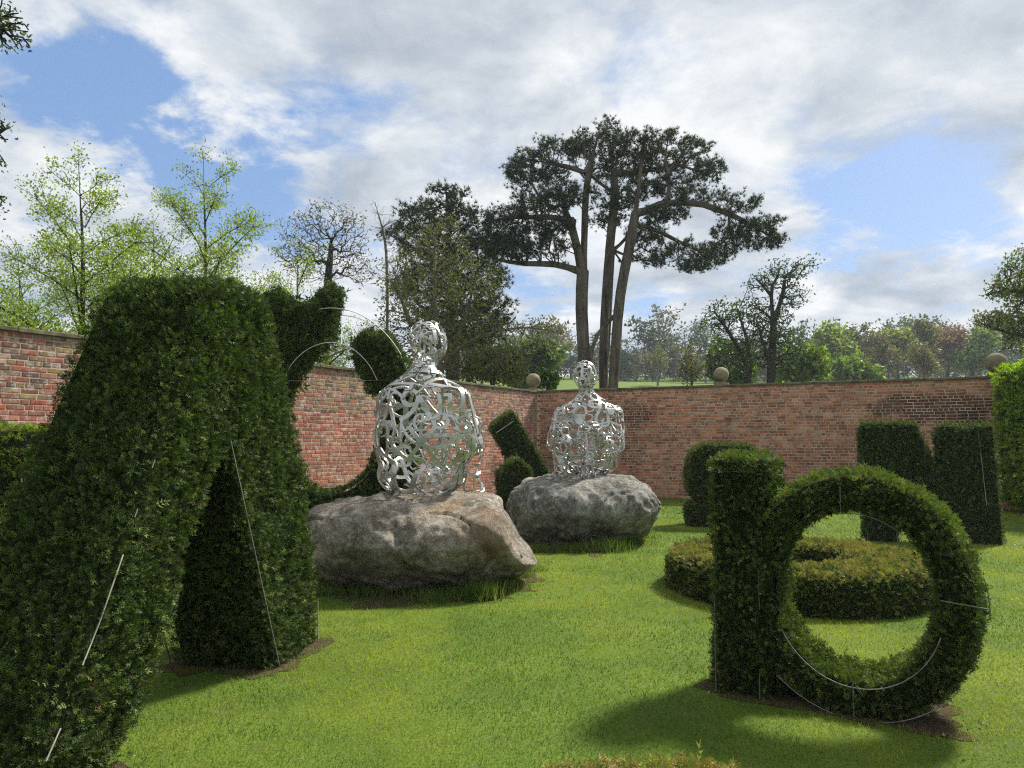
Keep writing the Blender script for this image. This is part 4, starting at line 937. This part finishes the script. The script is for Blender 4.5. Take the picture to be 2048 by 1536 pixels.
# tree whose boughs reach in from the right edge
bY = 26; b = V3((P(2150, HOR, bY).x, bY, .1))
make_tree('spreading_tree', 'green tree reaching in from the right edge above the hedge', [([b, V3(P(2140, 700, bY)), V3(P(2130, 560, bY))], True), ([V3(P(2135, 640, bY)), V3(P(2080, 675, bY)), V3(P(2020, 668, bY)), V3(P(1970, 650, bY))], False), ([V3(P(2132, 600, bY)), V3(P(2080, 590, bY)), V3(P(2010, 575, bY)), V3(P(1975, 588, bY))], False)],
          px_lobes([(2010, 640, 60, 22, 0), (1975, 645, 30, 14, -.3), (2050, 660, 50, 26, .4), (2040, 560, 50, 40, 0), (2000, 580, 34, 22, -.3), (2090, 600, 70, 80, .5), (2040, 520, 24, 24, 0), (2040, 690, 40, 24, 0)], bY), 1100, M_BARK_D, .2, .007, .45, 5200, P_OLIVE+P_FRESH[:1], .085, spread=.11, bf=.6, step=.4, shell=.2)
# the far wood: one mass of trees on the rise
def woodland():
    var = []
    for k in range(7):
        H = 1.0; lobes = [(V3((random.uniform(-.22, .22), random.uniform(-.22, .22), random.uniform(.12, .88))), V3((.2, .2, .16))) for _ in range(12)]
        att = crown_points(lobes, 75, .35); pos, par = skeleton([([V3((0, 0, -.1)), V3((.02, 0, .4)), V3((0, .02, .8))], True)], att, .6, .05, .08)
        r, tips, cnt = radii(pos, par, .022, .0014, .45); v, f = branch_mesh(pos, par, r)
        m = [1100, 650, 1300, 300, 1000, 1300, 750][k]; i = rng.choice(np.where(cnt <= 3)[0], m); p = pos[i]+rng.normal(size=(m, 3))*.035
        lv, lf, lc = scatter(LEAF, p, rng.normal(size=(m, 3))+V3((0, 0, .4)), .048*rng.uniform(.6, 1.4, m), np.ones((m, 3)))
        var.append((v, f, lv, lf))
    pals = [P_DARK, P_DARK+P_FRESH[:2], P_OLIVE, P_BUD, P_DARK, P_OLIVE, P_DARK]
    TV, TF, LV, LF, LC = [], [], [], [], []; to = lo = 0
    for row, (Y, sp, hh) in enumerate(((146, 4.4, 9.0), (156, 4.6, 12), (166, 5.5, 14.5), (151, 5.0, 5.0), (161, 5.0, 6.5))):
        x = -12.0
        while x < 120:
            xx = x+random.uniform(-2, 2); yy = Y+random.uniform(-4, 4)+max(0, -xx)*.1; k = random.randrange(7); v, f, lv, lf = var[k]; h = hh*random.uniform(.55, 1.25); w = h*random.uniform(.65, 1.25)*(1.0 if row < 3 else 1.7)
            if row > 2: k = random.choice((0, 2, 4, 5)); v, f, lv, lf = var[k]
            a = random.uniform(0, 6.28); R = V3([[math.cos(a), -math.sin(a), 0], [math.sin(a), math.cos(a), 0], [0, 0, 1]]); S = V3((w, w, h))
            z = float(hill(np.array([xx]), np.array([yy]))[0]); o = V3((xx, yy, z))
            if row < 3: TV.append((v@R.T)*S+o); TF.append(f+to); to += len(v)
            LV.append((lv@R.T)*S+o); LF.append(lf+lo); lo += len(lv)
            LC.append(np.repeat(pal_pick(pals[random.randrange(7)], len(lv)//4)*random.uniform(.5, .95), 4, axis=0))
            x += sp*random.uniform(.6, 1.3)
    root = empty('woodland', (0, 150, 0), 0, 'distant mixed spring wood along the top of the green field', 'wood'); root['kind'] = 'stuff'
    off = V3((0, 150, 0))
    link('trunk', np_mesh('trunk', np.concatenate(TV)-off, np.concatenate(TF)), M_BARK_B, root, kind='stuff')
    link('crown', np_mesh('crown', np.concatenate(LV)-off, np.concatenate(LF), np.concatenate(LC)), M_LEAF, root, kind='stuff')
woodland()

# ------------------------------------------------------------------ lawn blades, tufts, soil
def inbox(p, o, rz, x0, x1, y0, y1):
    d = p-V3(o)[:2]; c, s = math.cos(rz), math.sin(rz); x = d[:, 0]*c+d[:, 1]*s; y = -d[:, 0]*s+d[:, 1]*c
    return (x > x0) & (x < x1) & (y > y0) & (y < y1)
rA = math.atan2(dA[1], dA[0])
def blocked(p):
    b = inbox(p, A0, rA, -.3, .75, -.05, .8) | inbox(p, A0, rA, 2.2, 3.0, -.08, .8)
    b |= inbox(p, oB, aB, -.05, 1.3, -.05, .45)
    r = np.hypot(p[:, 0]-3.10, p[:, 1]-7.86); b |= (r < 1.36) & (r > .6)
    return b
def grass():
    V, C = [], []
    for (y0, y1, dens, h, w) in ((2.6, 4.6, 4600, .029, .0042), (4.6, 7.0, 2900, .029, .006), (7, 10.5, 1500, .029, .009), (10.5, 15, 650, .03, .015), (15, 21.5, 300, .038, .024)):
        A = .86*(y1*y1-y0*y0); n = int(A*dens); y = np.sqrt(rng.uniform(y0*y0, y1*y1, n)); x = rng.uniform(-.86, .86, n)*y
        p = np.stack([x, y], -1); k = ~blocked(p); p = p[k]; n = len(p)
        q = np.stack([p[:, 0], p[:, 1], np.zeros(n)], -1)
        pat = fbm(q*1.1+3, 3, 41); pat2 = fbm(q*2.7, 3, 47); fine = fbm(q*9, 2, 53)
        hh = h*rng.uniform(.5, 1.25, n)*(.75+.5*pat2); a = rng.uniform(0, 2*np.pi, n); lean = rng.uniform(.1, .9, n)*hh; la = rng.uniform(0, 2*np.pi, n)
        ww = w*rng.uniform(.6, 1.3, n); base = q+V3((0, 0, -.002)); sd = np.stack([np.cos(a), np.sin(a), np.zeros(n)], -1)*ww[:, None]*.5
        tip = base+np.stack([np.cos(la)*lean, np.sin(la)*lean, hh], -1)
        V.append(np.stack([base-sd, base+sd, tip], 1).reshape(-1, 3))
        g = V3((.135, .21, .026)); yel = V3((.31, .345, .038)); dry = V3((.24, .22, .09)); deep = V3((.07, .125, .022))
        t = np.clip((pat-.40)*5.0, 0, 1)[:, None]; c = g*(1-t)+yel*t
        t = np.clip((.46-pat2)*6, 0, 1)[:, None]*.75; c = c*(1-t)+deep*t
        dm = (rng.random(n) < np.clip((fine-.50)*2.2+.08, .04, .6)*np.clip((pat2-.3)*2.5, .2, 1))[:, None]; c = np.where(dm, dry, c)
        C.append(np.repeat(c*rng.uniform(.7, 1.35, (n, 1)), 3, axis=0))
    # longer tufts where the mower cannot reach: round the boulders
    def tufts(px, py, n, sp, h):
        c = G(px, py); m = n; p = V3((c.x, c.y, 0))+rng.normal(size=(m, 3))*V3((sp, sp*.5, 0)); hh = h*rng.uniform(.4, 1.2, m); a = rng.uniform(0, 6.28, m); la = rng.uniform(0, 6.28, m); ln = hh*rng.uniform(.1, .8, m)
        sd = np.stack([np.cos(a), np.sin(a), np.zeros(m)], -1)*.005
        V.append(np.stack([p-sd, p+sd, p+np.stack([np.cos(la)*ln, np.sin(la)*ln, hh], -1)], 1).reshape(-1, 3)); C.append(np.repeat(pal_pick([(.09,.17,.02),(.13,.21,.025),(.07,.13,.02),(.2,.2,.08)], m), 3, axis=0))
    for x in range(640, 1060, 22): tufts(x, 1178+18*math.sin(x*.07)-(x > 1000)*18, 130, .10, .13)
    tufts(955, 1200, 520, .11, .20); tufts(990, 1185, 300, .12, .16); tufts(865, 1205, 200, .12, .15)
    for x in range(1040, 1300, 20): tufts(x, 1104-(x > 1200)*(x-1200)*.35, 150, .16, .14)
    tufts(1210, 1104, 500, .16, .22); tufts(1250, 1088, 400, .15, .20)
    V = np.concatenate(V); f = np.arange(len(V)).reshape(-1, 3)
    o = link('grass', np_mesh('grass', V, f, np.concatenate(C)), M_GRASS); tag(o, 'short mown bright green grass blades covering the lawn', 'grass', kind='stuff')
grass()
def litter():
    n = 260; y = np.sqrt(rng.uniform(9, 150, n)); x = rng.uniform(-.8, .8, n)*y; p = np.stack([x, y, np.full(n, .03)], -1); p = p[~blocked(p[:, :2])]
    q = [V3(G(a, b))+V3((0, 0, .012)) for a, b in ((1900, 1440), (1860, 1450), (1925, 1450), (640, 1275), (600, 1300), (560, 1325), (420, 1320), (230, 1515), (1000, 1180), (1040, 1165), (1440, 1385)) for _ in range(9)]
    q = V3(q)+rng.normal(size=(len(q), 3))*V3((.10, .08, .004)); p = np.concatenate([p, q]); n = len(p)
    v, f, c = scatter(LEAF, p, rng.normal(size=(n, 3))*V3((1, 1, .25)), rng.uniform(.012, .035, n), pal_pick([(.20,.13,.07),(.30,.22,.12),(.14,.09,.05),(.42,.38,.28),(.10,.08,.04)], n))
    o = link('fallen_leaves', np_mesh('fallen_leaves', v, f, c), M_LEAF); tag(o, 'small dry fallen leaves scattered over the lawn and soil', 'leaves', kind='stuff')
litter()
def box_outline(o, rz, x0, x1, y0, y1):
    c, s = math.cos(rz), math.sin(rz); return [(o[0]+x*c-y*s, o[1]+x*s+y*c) for x, y in ((x0, y0), (x1, y0), (x1, y1), (x0, y1))]
soil(box_outline(A0, rA, -.2, .75, -.12, .85)); soil(box_outline(A0, rA, 2.12, 3.1, -.14, .85)); soil(box_outline(oB, aB, -.08, 1.35, -.10, .5))
soil([tuple(G(x, y)[:2]) for x, y in ((630, 1165), (720, 1215), (850, 1208), (980, 1205), (1070, 1170), (1060, 1130), (850, 1100))])
soil([tuple(G(x, y)[:2]) for x, y in ((1030, 1085), (1090, 1108), (1200, 1110), (1280, 1085), (1250, 1040), (1100, 1040))])

# ------------------------------------------------------------------ haze
def haze():
    m, nt, N, L = new_mat('haze_air'); pv = N('ShaderNodeVolumePrincipled'); pv.inputs['Color'].default_value = (.80, .88, 1.0, 1); pv.inputs['Density'].default_value = .0005
    pv.inputs['Anisotropy'].default_value = .2
    o = N('ShaderNodeOutputMaterial'); L(pv.outputs[0], o.inputs['Volume'])
    bm = bmesh.new(); bmesh.ops.create_cube(bm, size=1.0, matrix=Matrix.Translation((0, 190, 18.5)) @ Matrix.Diagonal((850, 510, 40, 1)))
    h = link('haze', bm_mesh('haze', bm), m); h['kind'] = 'stuff'; h['label'] = 'thin pale bluish haze over the distant field and wood'
USE_HAZE = True
if USE_HAZE: haze()

scene.render.engine = 'CYCLES'
scene.cycles.max_bounces = 8; scene.cycles.volume_bounces = 0; scene.cycles.transparent_max_bounces = 8; scene.cycles.diffuse_bounces = 4
scene.cycles.use_denoising = False
scene.cycles.denoising_prefilter = 'ACCURATE'
scene.cycles.filter_width = 1.2
